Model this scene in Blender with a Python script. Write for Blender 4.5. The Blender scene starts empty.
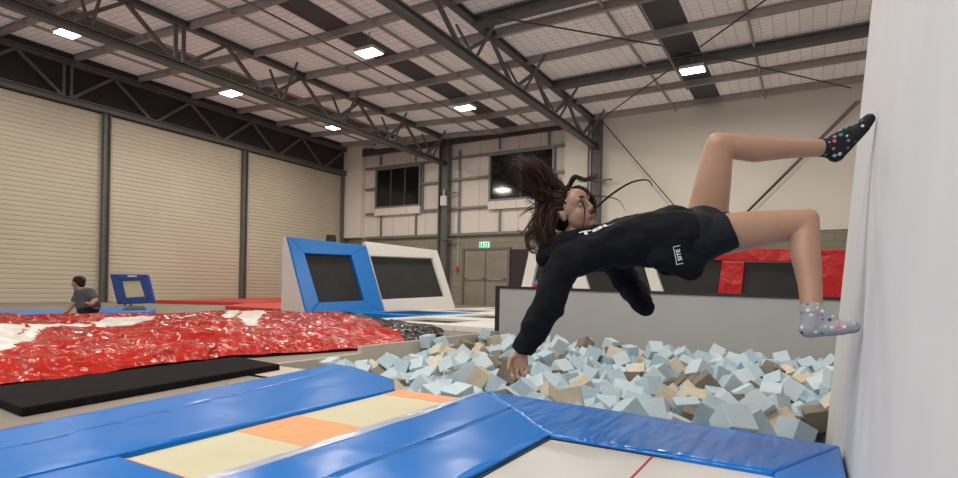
import bpy, bmesh, math, random
from mathutils import Vector, Matrix, noise
from mathutils.bvhtree import BVHTree
random.seed(7)
S = bpy.context.scene
COL = S.collection
S.view_settings.view_transform = 'Standard'
S.view_settings.look = 'None'
S.view_settings.exposure = 0.0

# ------------------------------------------------------------- camera
F, CX, V0, H = 560.0, 479.0, 290.0, 0.62
YAW = math.radians(30.4)
FW = Vector((-math.sin(YAW), math.cos(YAW), 0))
RT0 = Vector((math.cos(YAW), math.sin(YAW), 0))
r_ = math.atan(0.02)
RT = RT0 * math.cos(r_) + Vector((0, 0, 1)) * math.sin(r_)
UP = Vector((0, 0, 1)) * math.cos(r_) - RT0 * math.sin(r_)
CAM = Vector((0, 0, H))
cd = bpy.data.cameras.new('camera'); cam = bpy.data.objects.new('camera', cd); COL.objects.link(cam)
cd.sensor_width = 36; cd.lens = F / 958 * 36; cd.shift_y = (V0 - 239) / 958; cd.clip_start = 0.05; cd.clip_end = 200
M4 = Matrix((( RT.x, UP.x, -FW.x, 0), (RT.y, UP.y, -FW.y, 0), (RT.z, UP.z, -FW.z, H), (0, 0, 0, 1)))
cam.matrix_world = M4
S.camera = cam

def ray(u, v): return FW * F + RT * (u - CX) - UP * (v - V0)
def PZ(u, v, z): d = ray(u, v); return CAM + d * ((z - H) / d.z)
def PX(u, v, x): d = ray(u, v); return CAM + d * (x / d.x)
def PY(u, v, y): d = ray(u, v); return CAM + d * (y / d.y)
def PD(u, v, D): return CAM + ray(u, v) * (D / F)

# ------------------------------------------------------------- materials
def mat(name, col, rough=.6, metal=0, bump=0, bscale=20, var=0, vscale=3, coat=0, emit=None, estr=0, alpha=None, spec=.5, bdetail=3, stretch=None, bdist=.02):
    m = bpy.data.materials.new(name); m.use_nodes = True
    nt = m.node_tree; b = nt.nodes['Principled BSDF']
    b.inputs['Base Color'].default_value = (*col, 1); b.inputs['Roughness'].default_value = rough
    b.inputs['Metallic'].default_value = metal; b.inputs['Coat Weight'].default_value = coat
    b.inputs['Coat Roughness'].default_value = .12
    b.inputs['Specular IOR Level'].default_value = spec
    if emit: b.inputs['Emission Color'].default_value = (*emit, 1); b.inputs['Emission Strength'].default_value = estr
    if bump or var:
        tc = nt.nodes.new('ShaderNodeNewGeometry')
        mp = nt.nodes.new('ShaderNodeMapping'); nt.links.new(tc.outputs['Position'], mp.inputs[0])
        if stretch: mp.inputs['Scale'].default_value = stretch
    if var:
        n = nt.nodes.new('ShaderNodeTexNoise'); n.inputs['Scale'].default_value = vscale; n.inputs['Detail'].default_value = 4
        nt.links.new(mp.outputs[0], n.inputs['Vector'])
        r = nt.nodes.new('ShaderNodeMapRange'); r.inputs[1].default_value = .3; r.inputs[2].default_value = .7
        r.inputs[3].default_value = 1 - var; r.inputs[4].default_value = 1 + var * .6
        nt.links.new(n.outputs[0], r.inputs[0])
        mx = nt.nodes.new('ShaderNodeVectorMath'); mx.operation = 'SCALE'; mx.inputs[0].default_value = col
        nt.links.new(r.outputs[0], mx.inputs['Scale']); nt.links.new(mx.outputs[0], b.inputs['Base Color'])
    if bump:
        n2 = nt.nodes.new('ShaderNodeTexNoise'); n2.inputs['Scale'].default_value = bscale; n2.inputs['Detail'].default_value = bdetail
        nt.links.new(mp.outputs[0], n2.inputs['Vector'])
        bp = nt.nodes.new('ShaderNodeBump'); bp.inputs['Strength'].default_value = bump; bp.inputs['Distance'].default_value = bdist
        nt.links.new(n2.outputs[0], bp.inputs['Height']); nt.links.new(bp.outputs[0], b.inputs['Normal'])
    return m

def brick_mat(name, c1, c2, mortar, bw, bh, msize=.012, rough=.9, axis='xz', off=.5, bump=.3, emit=0):
    m = bpy.data.materials.new(name); m.use_nodes = True; nt = m.node_tree; b = nt.nodes['Principled BSDF']
    g = nt.nodes.new('ShaderNodeNewGeometry'); sp = nt.nodes.new('ShaderNodeSeparateXYZ'); cb = nt.nodes.new('ShaderNodeCombineXYZ')
    nt.links.new(g.outputs['Position'], sp.inputs[0])
    nt.links.new(sp.outputs['XYZ'.index(axis[0].upper())], cb.inputs[0]); nt.links.new(sp.outputs['XYZ'.index(axis[1].upper())], cb.inputs[1])
    t = nt.nodes.new('ShaderNodeTexBrick'); t.offset = off
    t.inputs['Color1'].default_value = (*c1, 1); t.inputs['Color2'].default_value = (*c2, 1); t.inputs['Mortar'].default_value = (*mortar, 1)
    t.inputs['Scale'].default_value = 1; t.inputs['Mortar Size'].default_value = msize; t.inputs['Brick Width'].default_value = bw; t.inputs['Row Height'].default_value = bh
    nt.links.new(cb.outputs[0], t.inputs[0]); nt.links.new(t.outputs[0], b.inputs['Base Color'])
    bp = nt.nodes.new('ShaderNodeBump'); bp.inputs['Strength'].default_value = bump; bp.inputs['Distance'].default_value = .01; bp.invert = True
    nt.links.new(t.outputs['Fac'], bp.inputs['Height']); nt.links.new(bp.outputs[0], b.inputs['Normal'])
    b.inputs['Roughness'].default_value = rough
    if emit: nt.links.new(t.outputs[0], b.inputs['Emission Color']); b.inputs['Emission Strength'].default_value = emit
    return m

MAT = dict(
    shutter=mat('shutter', (.52, .465, .37), .5, var=.07, vscale=.5),
    steel=mat('steel_dark', (.13, .124, .12), .55, metal=.1, var=.15, vscale=2),
    steel_d=mat('steel_darker', (.05, .044, .042), .6),
    header=mat('header_panel', (.042, .032, .034), .9),
    purlin=mat('purlin', (.36, .335, .32), .6, metal=.1, var=.1),
    girt=mat('girt', (.20, .20, .19), .5, metal=.3),
    rod=mat('rod', (.06, .055, .05), .5),
    ceil=brick_mat('ceiling_sheet', (.78, .70, .67), (.72, .65, .62), (.50, .45, .43), .30, .20, .012, off=0, axis='xy', emit=.15),  # slight glow added to the sheets to lift the dark ceiling
    skyl=mat('dark_strip', (.075, .07, .08), .6),
    liner=brick_mat('wall_liner', (.74, .68, .63), (.71, .65, .60), (.52, .48, .45), 1.0, 50, .02, axis='xz', off=0),
    plain=mat('wall_plain', (.74, .69, .62), .8, var=.04, vscale=.6),
    block=brick_mat('block_wall', (.27, .25, .19), (.235, .215, .165), (.19, .175, .14), .5, .25, .012, axis='xz'),
    floor=mat('floor', (.24, .205, .165), .7, bump=.1, bscale=30, var=.12, vscale=1.2),
    pit=mat('pit_lining', (.50, .445, .37), .8, var=.06, vscale=2),
    pitdark=mat('pit_dark', (.08, .075, .07), .9),
    greywall=mat('grey_vinyl', (.40, .385, .37), .55, bump=.15, bscale=3, var=.05, vscale=2),
    blk=mat('black_trim', (.012, .011, .011), .5),
    walk=mat('walk_wall', (.60, .605, .615), .75, bump=.08, bscale=5, var=.035, vscale=4, stretch=(1, 1, .18)),
    blue=mat('blue_vinyl', (.0, .165, .57), .24, bump=.45, bscale=7, bdetail=2, bdist=.006, spec=.26),
    blue_w=mat('blue_vinyl_rippled', (.0, .165, .57), .17, bump=.9, bscale=6, bdetail=1, stretch=(2.6, .5, 1), bdist=.013, spec=.45),
    blue2=mat('blue_vinyl_far', (.0, .20, .66), .35, bump=.1, bscale=2),
    navy=mat('navy_vinyl', (.02, .06, .28), .5),
    white=mat('white_vinyl', (.78, .76, .71), .45, bump=.1, bscale=3),
    mesh=mat('black_mesh', (.028, .027, .026), .85, bump=.2, bscale=200, var=.25, vscale=2),
    bedw=mat('bed_white', (.56, .54, .50), .85, bump=.15, bscale=150, var=.04, vscale=4),
    bedc=mat('bed_cream', (.60, .56, .38), .85, bump=.15, bscale=150, var=.05, vscale=4),
    bedo=mat('bed_orange', (.76, .36, .17), .85, bump=.15, bscale=150, var=.05, vscale=4),
    redline=mat('red_line', (.5, .03, .04), .7),
    sheen=mat('pad_sheen', (.42, .47, .60), .22, bump=.5, bscale=9, stretch=(2.2, .6, 1), spec=.7),  # pale colour painted in for the sheen on the pad edge
    bag=mat('airbag_red', (.52, .035, .02), .27, bump=.6, bscale=5.5, bdetail=6, bdist=.05, var=.12, vscale=2, coat=.35, spec=.6),
    bagw=mat('airbag_white', (.72, .68, .62), .4, bump=.2, bscale=6),
    bagb=mat('airbag_black', (.02, .02, .02), .22, bump=.8, bscale=6, bdetail=6, bdist=.04, coat=.5),
    redp=mat('red_vinyl', (.52, .02, .02), .3, bump=.45, bscale=5, coat=.3),
    redm=mat('red_mat', (.50, .05, .035), .6),
    fabric=mat('black_mat', (.012, .010, .011), .95, spec=.12, bump=.3, bscale=60, var=.2, vscale=8),
    f_blue=mat('foam_blue', (.43, .545, .60), .9, bump=.15, bscale=60, var=.05, vscale=12),
    f_blue2=mat('foam_pale', (.53, .62, .655), .9, bump=.15, bscale=60, var=.05, vscale=12),
    f_tan=mat('foam_tan', (.50, .43, .32), .95, bump=.2, bscale=50, var=.12, vscale=12),
    f_cream=mat('foam_cream', (.62, .56, .44), .95, bump=.2, bscale=50, var=.1, vscale=12),
    f_brown=mat('foam_brown', (.21, .18, .135), .95, bump=.2, bscale=50, var=.15, vscale=12),
    glass=mat('dark_glass', (.012, .011, .010), .08, var=.5, vscale=.8, spec=.6),
    doorm=mat('door_metal', (.30, .27, .23), .45, metal=.4, var=.15, vscale=1.3),
    doorf=mat('door_frame', (.17, .16, .14), .5, metal=.4),
    chrome=mat('chrome', (.5, .5, .5), .3, metal=.9),
    lamp=mat('lamp_lit', (1, 1, .95), .5, emit=(1, .97, .88), estr=9),
    lampf=mat('lamp_case', (.5, .5, .48), .5),
    green=mat('exit_green', (.0, .35, .2), .5, emit=(.02, .5, .3), estr=.5),
    exitw=mat('exit_white', (.8, .9, .85), .5, emit=(.7, .95, .85), estr=.7),
    red=mat('alarm_red', (.45, .02, .02), .5),
    boxw=mat('box_white', (.65, .64, .6), .5),
    skin=mat('skin', (.43, .245, .160), .48, bump=.06, bscale=90, var=.09, vscale=9, spec=.4),
    lips=mat('lips', (.42, .13, .11), .4),
    eyew=mat('eye_white', (.34, .30, .27), .35),
    iris=mat('iris', (.03, .016, .01), .15),
    hoodie=mat('hoodie', (.0038, .0044, .0068), .92, bump=.35, bscale=14, var=.3, vscale=9, spec=.25, bdetail=5, bdist=.012),
    shorts=mat('shorts', (.0055, .007, .0115), .85, bump=.3, bscale=18, bdist=.01, spec=.3),
    print=mat('print_white', (.75, .76, .78), .7),
    hair=mat('hair', (.019, .009, .006), .5, spec=.25),
    hairb=mat('hair_brown', (.095, .040, .020), .5, spec=.3),
    sockb=mat('sock_black', (.008, .010, .012), .9),
    tee=mat('tee_grey', (.085, .085, .09), .9),
    nail=mat('nail', (.62, .42, .25), .25),
)
def crumple(name, col, rough, sc, dist):
    m = mat(name, col, rough, bump=.01, bscale=3, spec=.28); nt = m.node_tree; b = nt.nodes['Principled BSDF']
    g = nt.nodes.new('ShaderNodeNewGeometry'); n = nt.nodes.new('ShaderNodeTexNoise'); n.inputs['Scale'].default_value = 2.5; n.inputs['Detail'].default_value = 3
    nt.links.new(g.outputs['Position'], n.inputs['Vector'])
    ad = nt.nodes.new('ShaderNodeVectorMath'); ad.operation = 'MULTIPLY_ADD'; ad.inputs[1].default_value = (.5, .5, .5)
    nt.links.new(n.outputs['Color'], ad.inputs[0]); nt.links.new(g.outputs['Position'], ad.inputs[2])
    hs = []
    for k, (s_, w_) in enumerate(((sc, 1.0), (sc * 2.6, .45))):
        v = nt.nodes.new('ShaderNodeTexVoronoi'); v.feature = 'F1'; v.inputs['Scale'].default_value = s_; nt.links.new(ad.outputs[0], v.inputs['Vector'])
        q = nt.nodes.new('ShaderNodeMath'); q.operation = 'MULTIPLY'; q.inputs[1].default_value = w_; nt.links.new(v.outputs['Distance'], q.inputs[0]); hs.append(q)
    sm = nt.nodes.new('ShaderNodeMath'); nt.links.new(hs[0].outputs[0], sm.inputs[0]); nt.links.new(hs[1].outputs[0], sm.inputs[1])
    bp = nt.nodes.new('ShaderNodeBump'); bp.inputs['Strength'].default_value = 1; bp.inputs['Distance'].default_value = dist
    nt.links.new(sm.outputs[0], bp.inputs['Height']); nt.links.new(bp.outputs[0], b.inputs['Normal'])
    return m
MAT['bag'] = crumple('airbag_red', (.45, .022, .012), .20, 3.0, .11)
MAT['bagb'] = crumple('airbag_black', (.014, .014, .014), .2, 4, .10)
MAT['redp'] = crumple('red_vinyl', (.50, .02, .02), .3, 2.0, .03)
def sock_mat(name, base, cols, scale, th):
    m = mat(name, base, .9, bump=.2, bscale=150, bdist=.003); nt = m.node_tree; b = nt.nodes['Principled BSDF']
    g = nt.nodes.new('ShaderNodeNewGeometry'); v = nt.nodes.new('ShaderNodeTexVoronoi'); v.inputs['Scale'].default_value = scale
    v.inputs['Randomness'].default_value = .6
    nt.links.new(g.outputs['Position'], v.inputs['Vector'])
    sp = nt.nodes.new('ShaderNodeSeparateColor'); nt.links.new(v.outputs['Color'], sp.inputs[0])
    rp = nt.nodes.new('ShaderNodeValToRGB'); rp.color_ramp.interpolation = 'CONSTANT'
    els = rp.color_ramp.elements; els[0].position = 0; els[0].color = (*cols[0], 1)
    for i, c in enumerate(cols[1:]):
        e = els.new((i + 1) / len(cols)) if i + 1 < len(cols) - 0 and i > 0 or len(cols) > 2 and i == 0 else els[1]
        e.position = (i + 1) / len(cols); e.color = (*c, 1)
    while len(els) > len(cols): els.remove(els[-1])
    nt.links.new(sp.outputs[0], rp.inputs[0])
    lt = nt.nodes.new('ShaderNodeMath'); lt.operation = 'LESS_THAN'; lt.inputs[1].default_value = th
    nt.links.new(v.outputs['Distance'], lt.inputs[0])
    mx = nt.nodes.new('ShaderNodeMix'); mx.data_type = 'RGBA'; nt.links.new(lt.outputs[0], mx.inputs[0])
    mx.inputs[6].default_value = (*base, 1); nt.links.new(rp.outputs[0], mx.inputs[7]); nt.links.new(mx.outputs[2], b.inputs['Base Color'])
    return m
MAT['sock1'] = sock_mat('sock_black_motif', (.008, .010, .014), [(.02, .28, .16), (.6, .6, .55), (.03, .25, .2), (.5, .12, .2), (.4, .45, .42)], 38, .30)
MAT['sock2'] = sock_mat('sock_grey_motif', (.34, .34, .36), [(.03, .3, .2), (.75, .72, .6), (.05, .05, .06), (.65, .15, .35), (.7, .66, .3)], 44, .30)

# ------------------------------------------------------------- helpers
def tag(o, label=None, cat=None, group=None, kind=None):
    if label: o['label'] = label
    if cat: o['category'] = cat
    if group: o['group'] = group
    if kind: o['kind'] = kind
    return o
def thing(name, label, cat, loc, group=None):
    o = bpy.data.objects.new(name, None); COL.objects.link(o); o.location = loc; o.empty_display_size = .1
    return tag(o, label, cat, group)
def wloc(o):
    p = Vector((0, 0, 0))
    while o: p += Vector(o.location); o = o.parent
    return p
def obj(name, bm, m, parent=None, smooth=False, kind=None, label=None, cat=None, group=None, recalc=True):
    if recalc: bmesh.ops.recalc_face_normals(bm, faces=bm.faces)
    me = bpy.data.meshes.new(name)
    vs = [v.co for v in bm.verts]
    mn = Vector([min(v[i] for v in vs) for i in range(3)]); mx = Vector([max(v[i] for v in vs) for i in range(3)])
    org = Vector(((mn.x + mx.x) / 2, (mn.y + mx.y) / 2, mn.z))
    bmesh.ops.translate(bm, verts=bm.verts, vec=-org)
    bm.to_mesh(me); bm.free()
    for mm in (m if isinstance(m, (list, tuple)) else [m]): me.materials.append(mm)
    if smooth: me.polygons.foreach_set('use_smooth', [True] * len(me.polygons))
    o = bpy.data.objects.new(name, me); COL.objects.link(o)
    if parent: o.parent = parent; o.location = org - wloc(parent)
    else: o.location = org
    return tag(o, label, cat, group, kind)
def struct(name, bm, m, **k): return obj(name, bm, m, kind='structure', **k)
def BM(): return bmesh.new()
def box(bm, a, b, mi=0):
    x0, y0, z0 = a; x1, y1, z1 = b
    v = [bm.verts.new(p) for p in ((x0,y0,z0),(x1,y0,z0),(x1,y1,z0),(x0,y1,z0),(x0,y0,z1),(x1,y0,z1),(x1,y1,z1),(x0,y1,z1))]
    for f in ((0,3,2,1),(4,5,6,7),(0,1,5,4),(1,2,6,5),(2,3,7,6),(3,0,4,7)):
        bm.faces.new([v[i] for i in f]).material_index = mi
    return bm
def hexa(bm, bot, top):
    n = len(bot); a = [bm.verts.new(p) for p in bot]; b = [bm.verts.new(p) for p in top]
    bm.faces.new(list(reversed(a))); bm.faces.new(b)
    for i in range(n): bm.faces.new((a[i], a[(i+1) % n], b[(i+1) % n], b[i]))
    return bm
def bar(bm, p, q, w, h=None, upv=None):
    """rectangular bar between two points"""
    p = Vector(p); q = Vector(q); h = h or w; d = (q - p).normalized()
    u = Vector(upv) if upv else (Vector((0, 0, 1)) if abs(d.z) < .95 else Vector((1, 0, 0)))
    s = d.cross(u).normalized(); t = s.cross(d).normalized()
    c = [(-1,-1),(1,-1),(1,1),(-1,1)]
    hexa(bm, [p + s*a*w/2 + t*b*h/2 for a, b in c], [q + s*a*w/2 + t*b*h/2 for a, b in c])
    return bm
def ibeam(bm, p, q, w, h, t=.02, upv=None):
    p = Vector(p); q = Vector(q); d = (q-p).normalized(); u = Vector(upv) if upv else (Vector((0,0,1)) if abs(d.z) < .95 else Vector((1,0,0)))
    s = d.cross(u).normalized(); tt = s.cross(d).normalized()
    for o_, ww, hh in ((tt*(h/2-t/2), w, t), (-tt*(h/2-t/2), w, t), (Vector(), t, h-2*t)):
        c = [(-1,-1),(1,-1),(1,1),(-1,1)]
        hexa(bm, [p+o_+s*a*ww/2+tt*b*hh/2 for a,b in c], [q+o_+s*a*ww/2+tt*b*hh/2 for a,b in c])
    return bm
def cyl(bm, p, q, r0, r1=None, n=12):
    p = Vector(p); q = Vector(q); r1 = r0 if r1 is None else r1; d = (q-p).normalized()
    s = d.orthogonal().normalized(); t = d.cross(s)
    A = [p + (s*math.cos(2*math.pi*i/n) + t*math.sin(2*math.pi*i/n))*r0 for i in range(n)]
    B = [q + (s*math.cos(2*math.pi*i/n) + t*math.sin(2*math.pi*i/n))*r1 for i in range(n)]
    return hexa(bm, A, B)
def prism(bm, pts, z0, z1): return hexa(bm, [(p[0], p[1], z0) for p in pts], [(p[0], p[1], z1) for p in pts])
def bevel(bm, w, seg=2, edges=None):
    bmesh.ops.bevel(bm, geom=edges or list(bm.edges), offset=w, segments=seg, profile=.7, affect='EDGES', clamp_overlap=True)
    return bm

# ------------------------------------------------------------- room shell
XL, YB, ZC = -21.1, 22.0, 7.7
XR, YN = 13.0, -4.0
def zc(x): return ZC + max(0, -12 - x) * .05
PXL = -4.03     # left edge of the foam pit
PYB = 7.5       # back edge of the foam pit
def slab(x0, x1, y0, y1, z0, z1): return box(BM(), (x0, y0, z0), (x1, y1, z1))
ZF = -.07
bm = BM()
hx0, hx1, hy0, hy1 = -12.3, -10.9, 4.2, 6.4
for a in ((XL, hx0, YN, YB), (hx1, PXL, YN, YB), (hx0, hx1, YN, hy0), (hx0, hx1, hy1, YB)):
    box(bm, (a[0], a[2], -.3), (a[1] - (.05 if a[1] == PXL else 0), a[3], ZF))
box(bm, (PXL, PYB + .06, -.3), (XR, YB, ZF))
box(bm, (PXL, YN, -.3), (.6, 2.86, ZF)); box(bm, (.6, YN, -.3), (XR, PYB + .06, ZF))
box(bm, (hx0 - .1, hy0 - .1, -1.1), (hx1 + .1, hy1 + .1, -1.0))
struct('floor', bm, MAT['floor'])
struct('trim_1', box(BM(), (PXL, 2.8, -1.6), (.6, PYB + .1, -1.5)), MAT['pitdark'])
bm = BM(); box(bm, (PXL - .05, 2.87, -1.5), (PXL, 4.45, ZF)); box(bm, (PXL - .05, 4.45, -1.5), (PXL, PYB, -.0)); struct('trim_2', bm, MAT['pit'])
struct('trim_7', prism(BM(), [(PXL + .001, 2.861), (-2.3, 2.861), (-3.3, 3.3), (PXL + .001, 3.3)], -1.5, ZF), MAT['pit'])
bm = BM(); box(bm, (PXL, 2.80, -1.5), (.6, 2.86, ZF)); box(bm, (.55, 2.86, -1.5), (.6, PYB, ZF)); struct('trim_3', bm, MAT['pitdark'])

q = hexa(BM(), [(-12, YN, ZC), (XR, YN, ZC), (XR, YB + .3, ZC), (-12, YB + .3, ZC)], [(-12, YN, ZC + .1), (XR, YN, ZC + .1), (XR, YB + .3, ZC + .1), (-12, YB + .3, ZC + .1)])
zl_ = zc(XL - .3)
hexa(q, [(XL - .3, YN, zl_), (-12, YN, ZC), (-12, YB + .3, ZC), (XL - .3, YB + .3, zl_)], [(XL - .3, YN, zl_ + .1), (-12, YN, ZC + .1), (-12, YB + .3, ZC + .1), (XL - .3, YB + .3, zl_ + .1)])
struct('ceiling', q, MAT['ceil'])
struct('wall_left', box(BM(), (XL - .3, YN, -.3), (XL - .1, YB, ZC + .5)), MAT['plain'])
struct('wall_right', box(BM(), (XR, YN, -.3), (XR + .2, YB, ZC)), MAT['plain'])
# back wall : lower block + upper liner / plain
def yb(u, v, dy=0): return PY(u, v, YB + dy)
xb_split = yb(592, 200).x
zb_l, zb_r = yb(440, 235).z, yb(800, 230.6).z
bm = box(BM(), (XL, YB, -.3), (xb_split, YB + .3, zb_l)); box(bm, (xb_split, YB, -.3), (XR, YB + .3, zb_r))
struct('wall_back', bm, MAT['block'])
struct('wall_back_upper_liner', box(BM(), (XL, YB + .02, zb_l), (xb_split, YB + .3, ZC + .5)), MAT['liner'])
struct('wall_back_upper_plain', box(BM(), (xb_split, YB - .03, zb_r), (XR, YB + .3, ZC)), MAT['plain'])
# shallow boxed-in pilasters on the back wall
for i, (u0, u1) in enumerate(((346, 365), (567, 592))):
    x0, x1 = yb(u0, 200).x, yb(u1, 200).x
    struct('trim_%d' % (4 + i), box(BM(), (x0, YB - .3, zb_l), (x1, YB, zc(x0))), MAT['plain'])

# ---------------- left wall: shutters, columns, header
def yl(u): return PX(u, 200, XL).y
ycols = [yl(104), yl(243), YB - .2]
zh = 6.42
dy_ = ycols[1] - ycols[0]
spans = [(ycols[0] - 2 * dy_, ycols[0] - dy_), (ycols[0] - dy_, ycols[0]), (ycols[0], ycols[1]), (ycols[1], ycols[2])]
for i, (a, b) in enumerate(spans[1:]):
    bm = BM(); pitch = .15; n = int((zh - ZF) / pitch) + 1; prof = []
    for k in range(n):
        z = ZF + k * pitch
        prof += [(.012, z), (.028, z + .010), (.032, z + pitch * .5), (.028, z + pitch - .014), (.012, z + pitch - .006)]
    prof = [(x, min(z, zh)) for x, z in prof]
    va = [bm.verts.new((XL - .04 + x, a + .1, z)) for x, z in prof]; vb = [bm.verts.new((XL - .04 + x, b - .1, z)) for x, z in prof]
    for k in range(len(prof) - 1): bm.faces.new((va[k], vb[k], vb[k+1], va[k+1]))
    struct('door_%d' % (i + 1), bm, MAT['shutter'], recalc=False)
for y in [ycols[0] - dy_] + ycols:
    o = thing('steel_column', {0: '', 1: ''}.get(9, 'dark steel column between cream roller shutters') , 'column', (XL + .1, y, ZF), None)
    w = .11 if y < 21 else .3
    obj('flange', ibeam(BM(), (XL + .06, y, ZF), (XL + .06, y, 6.5), .24, w * 2, .03, upv=(0, 1, 0)), MAT['steel'], o)
    obj('base_plate', box(BM(), (XL - .08, y - .2, ZF), (XL + .3, y + .2, ZF + .03)), MAT['steel'], o)
    if abs(y - ycols[0]) < .1: o['label'] = 'dark steel column right behind the leaning navy trampoline, between two roller shutters'
    elif abs(y - ycols[1]) < .1: o['label'] = 'dark steel column rising from the red mats between second and third roller shutters'
    elif y > 21: o['label'] = 'dark steel column in the far left corner where roller shutters meet the back wall'
    else: o['label'] = 'dark steel column on the left wall beyond the first roller shutter, nearest the camera'
struct('trim_6', box(BM(), (XL - .06, YN, zh), (XL - .02, YB, ZC + .5)), MAT['header'])

# ---------------- trusses
def truss(name, x, y0, y1, ztop, zbot, label, group=None, fly=True, dirx=1):
    t = thing(name, label, 'roof truss', (x, (y0 + y1) / 2, zbot), group)
    obj('top_chord', ibeam(BM(), (x, y0, ztop), (x, y1, ztop), .2, .18, .03), MAT['steel'], t)
    obj('bottom_chord', ibeam(BM(), (x, y0, zbot), (x, y1, zbot), .22, .2, .035), MAT['steel'], t)
    P = 2.8; y = 21.5
    while y - P > y0:
        lo = y - P / 2; nxt = y - P
        obj('diagonal_brace', bar(BM(), (x, y, ztop - .07), (x, lo + .12, zbot + .08), .09), MAT['steel'], t)
        obj('diagonal_brace', bar(BM(), (x, lo - .12, zbot + .08), (x, nxt, ztop - .07), .09), MAT['steel'], t)
        if abs(y - 10.3) < .3:
            for s in (-.11, .11): obj('post', bar(BM(), (x, lo + s, zbot), (x, lo + s, ztop + .12), .08), MAT['steel'], t)
        elif fly:
            obj('fly_brace', bar(BM(), (x, lo + .62, zbot + .05), (x + .7 * dirx, lo + .62, zc(x) - .12), .06), MAT['steel'], t)
            obj('fly_brace', bar(BM(), (x, lo + .62, zbot + .05), (x - .6 * dirx, lo + .62, zc(x) - .12), .06), MAT['steel'], t)
        y = nxt
    return t
XA = PY(447, 200, YB).x; XB = PY(596, 200, YB).x
truss('roof_truss', XA, YN, YB - .2, 7.68, 6.52, 'long steel lattice truss crossing the upper left ceiling to the column with the white box')
truss('roof_truss', XB, YN, YB - .2, 7.50, 6.50, 'long steel lattice truss running down to the column beside the flying hair')
truss('wall_truss', XL + .15, YN, YB - .2, 7.78, 6.56, 'dark lattice truss along the left wall above the roller shutters', fly=False)

# ---------------- back wall columns with brackets
def bcol(x, label, box_at=None):
    o = thing('steel_column', label, 'column', (x, YB - .2, ZF))
    obj('flange', ibeam(BM(), (x, YB - .2, ZF), (x, YB - .2, ZC - .1), .36, .5, .035, upv=(1, 0, 0)), MAT['steel'], o)
    obj('base_plate', box(BM(), (x - .3, YB - .45, ZF), (x + .3, YB - .05, ZF + .03)), MAT['steel'], o)
    for z in (5.1, 2.95):
        b = BM(); bar(b, (x, YB - .3, z), (x + .75, YB - .3, z), .06); bar(b, (x + .1, YB - .3, z - .35), (x + .5, YB - .3, z), .04)
        obj('bracket', b, MAT['steel'], o)
    return o
bcol(XA, 'dark steel column left of the double doors carrying a white box')
bcol(XB, 'dark steel column on the back wall just right of the girl\'s hair')
p = PY(443, 200, YB - .58)
t = thing('junction_box', 'small white box fixed high on the steel column', 'electrical box', (p.x, p.y, p.z - .25))
obj('casing', bevel(box(BM(), (p.x-.16, p.y, p.z-.25), (p.x+.16, p.y+.12, p.z+.2)), .02), MAT['boxw'], t)
obj('conduit', bar(BM(), (p.x, p.y+.06, p.z+.2), (p.x, p.y+.06, p.z+.5), .05), MAT['boxw'], t)

# ---------------- girts on the back wall (liner part)
def girt(uv0, uv1, w=.1, m='girt', name='wall_rail', lab='', dy=-.1):
    a = PY(*uv0, YB + dy); b = PY(*uv1, YB + dy); a.z = b.z = (a.z + b.z) / 2
    struct(name, bar(BM(), a, b, .12, w), MAT[m])
def girtv(u0, v0, v1, w=.07):
    a = PY(u0, v0, YB - .08); b = PY(u0, v1, YB - .08); b.x = a.x
    struct('wall_rail', bar(BM(), a, b, w, w), MAT['girt'])
girt((363, 152), (568, 128), .26, 'steel_d', dy=-.25)
girt((366, 170), (440, 160)); girt((447, 157), (567, 147))
girt((366, 190), (376, 189)); girt((421, 184.5), (441, 182)); girt((447, 180), (490, 177)); girt((554, 172), (567, 171))
girt((366, 213), (567, 203)); girt((366, 237), (592, 231), .12)
for u, a, b in ((381, 155, 165), (381, 213, 236), (416, 152, 161), (416, 210, 236), (500, 138, 149), (500, 206, 232), (549, 132, 147), (549, 203, 232), (460, 150, 234), (423, 163, 210)):
    girtv(u, a, b)
# windows
for i, (u0, v0, u1, v1, nm) in enumerate(((377.5, 170, 419, 204, 2), (491.5, 154.5, 552, 195, 1))):
    a = PY(u0, v0, YB - .12); b = PY(u1, v1, YB - .12); c = PY(u1, v0 - (3 if i == 0 else 4), YB - .12)
    zt = (a.z + c.z) / 2
    x0, x1, z0, z1 = a.x, b.x, b.z, zt
    w = struct('window_%d' % (i + 1), box(BM(), (x0, YB - .1, z0), (x1, YB - .06, z1)), MAT['glass'])
    fr = BM(); t_ = .10
    for q in (((x0 - t_, z0 - t_), (x1 + t_, z0)), ((x0 - t_, z1), (x1 + t_, z1 + t_)), ((x0 - t_, z0), (x0, z1)), ((x1, z0), (x1 + t_, z1))):
        box(fr, (q[0][0], YB - .18, q[0][1]), (q[1][0], YB - .04, q[1][1]))
    obj('window_frame', fr, MAT['girt'], w)
    mu = BM()
    for k in range(1, nm + 1):
        xm = x0 + (x1 - x0) * k / (nm + 1); box(mu, (xm - .05, YB - .13, z0), (xm + .05, YB - .07, z1))
    obj('mullion', mu, MAT['steel_d'], w)
    si = BM(); box(si, (x0 - .1, YB - .2, z0 - .45), (x1 + .1, YB - .03, z0 - t_)); obj('window_sill', si, MAT['liner'], w)
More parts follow.
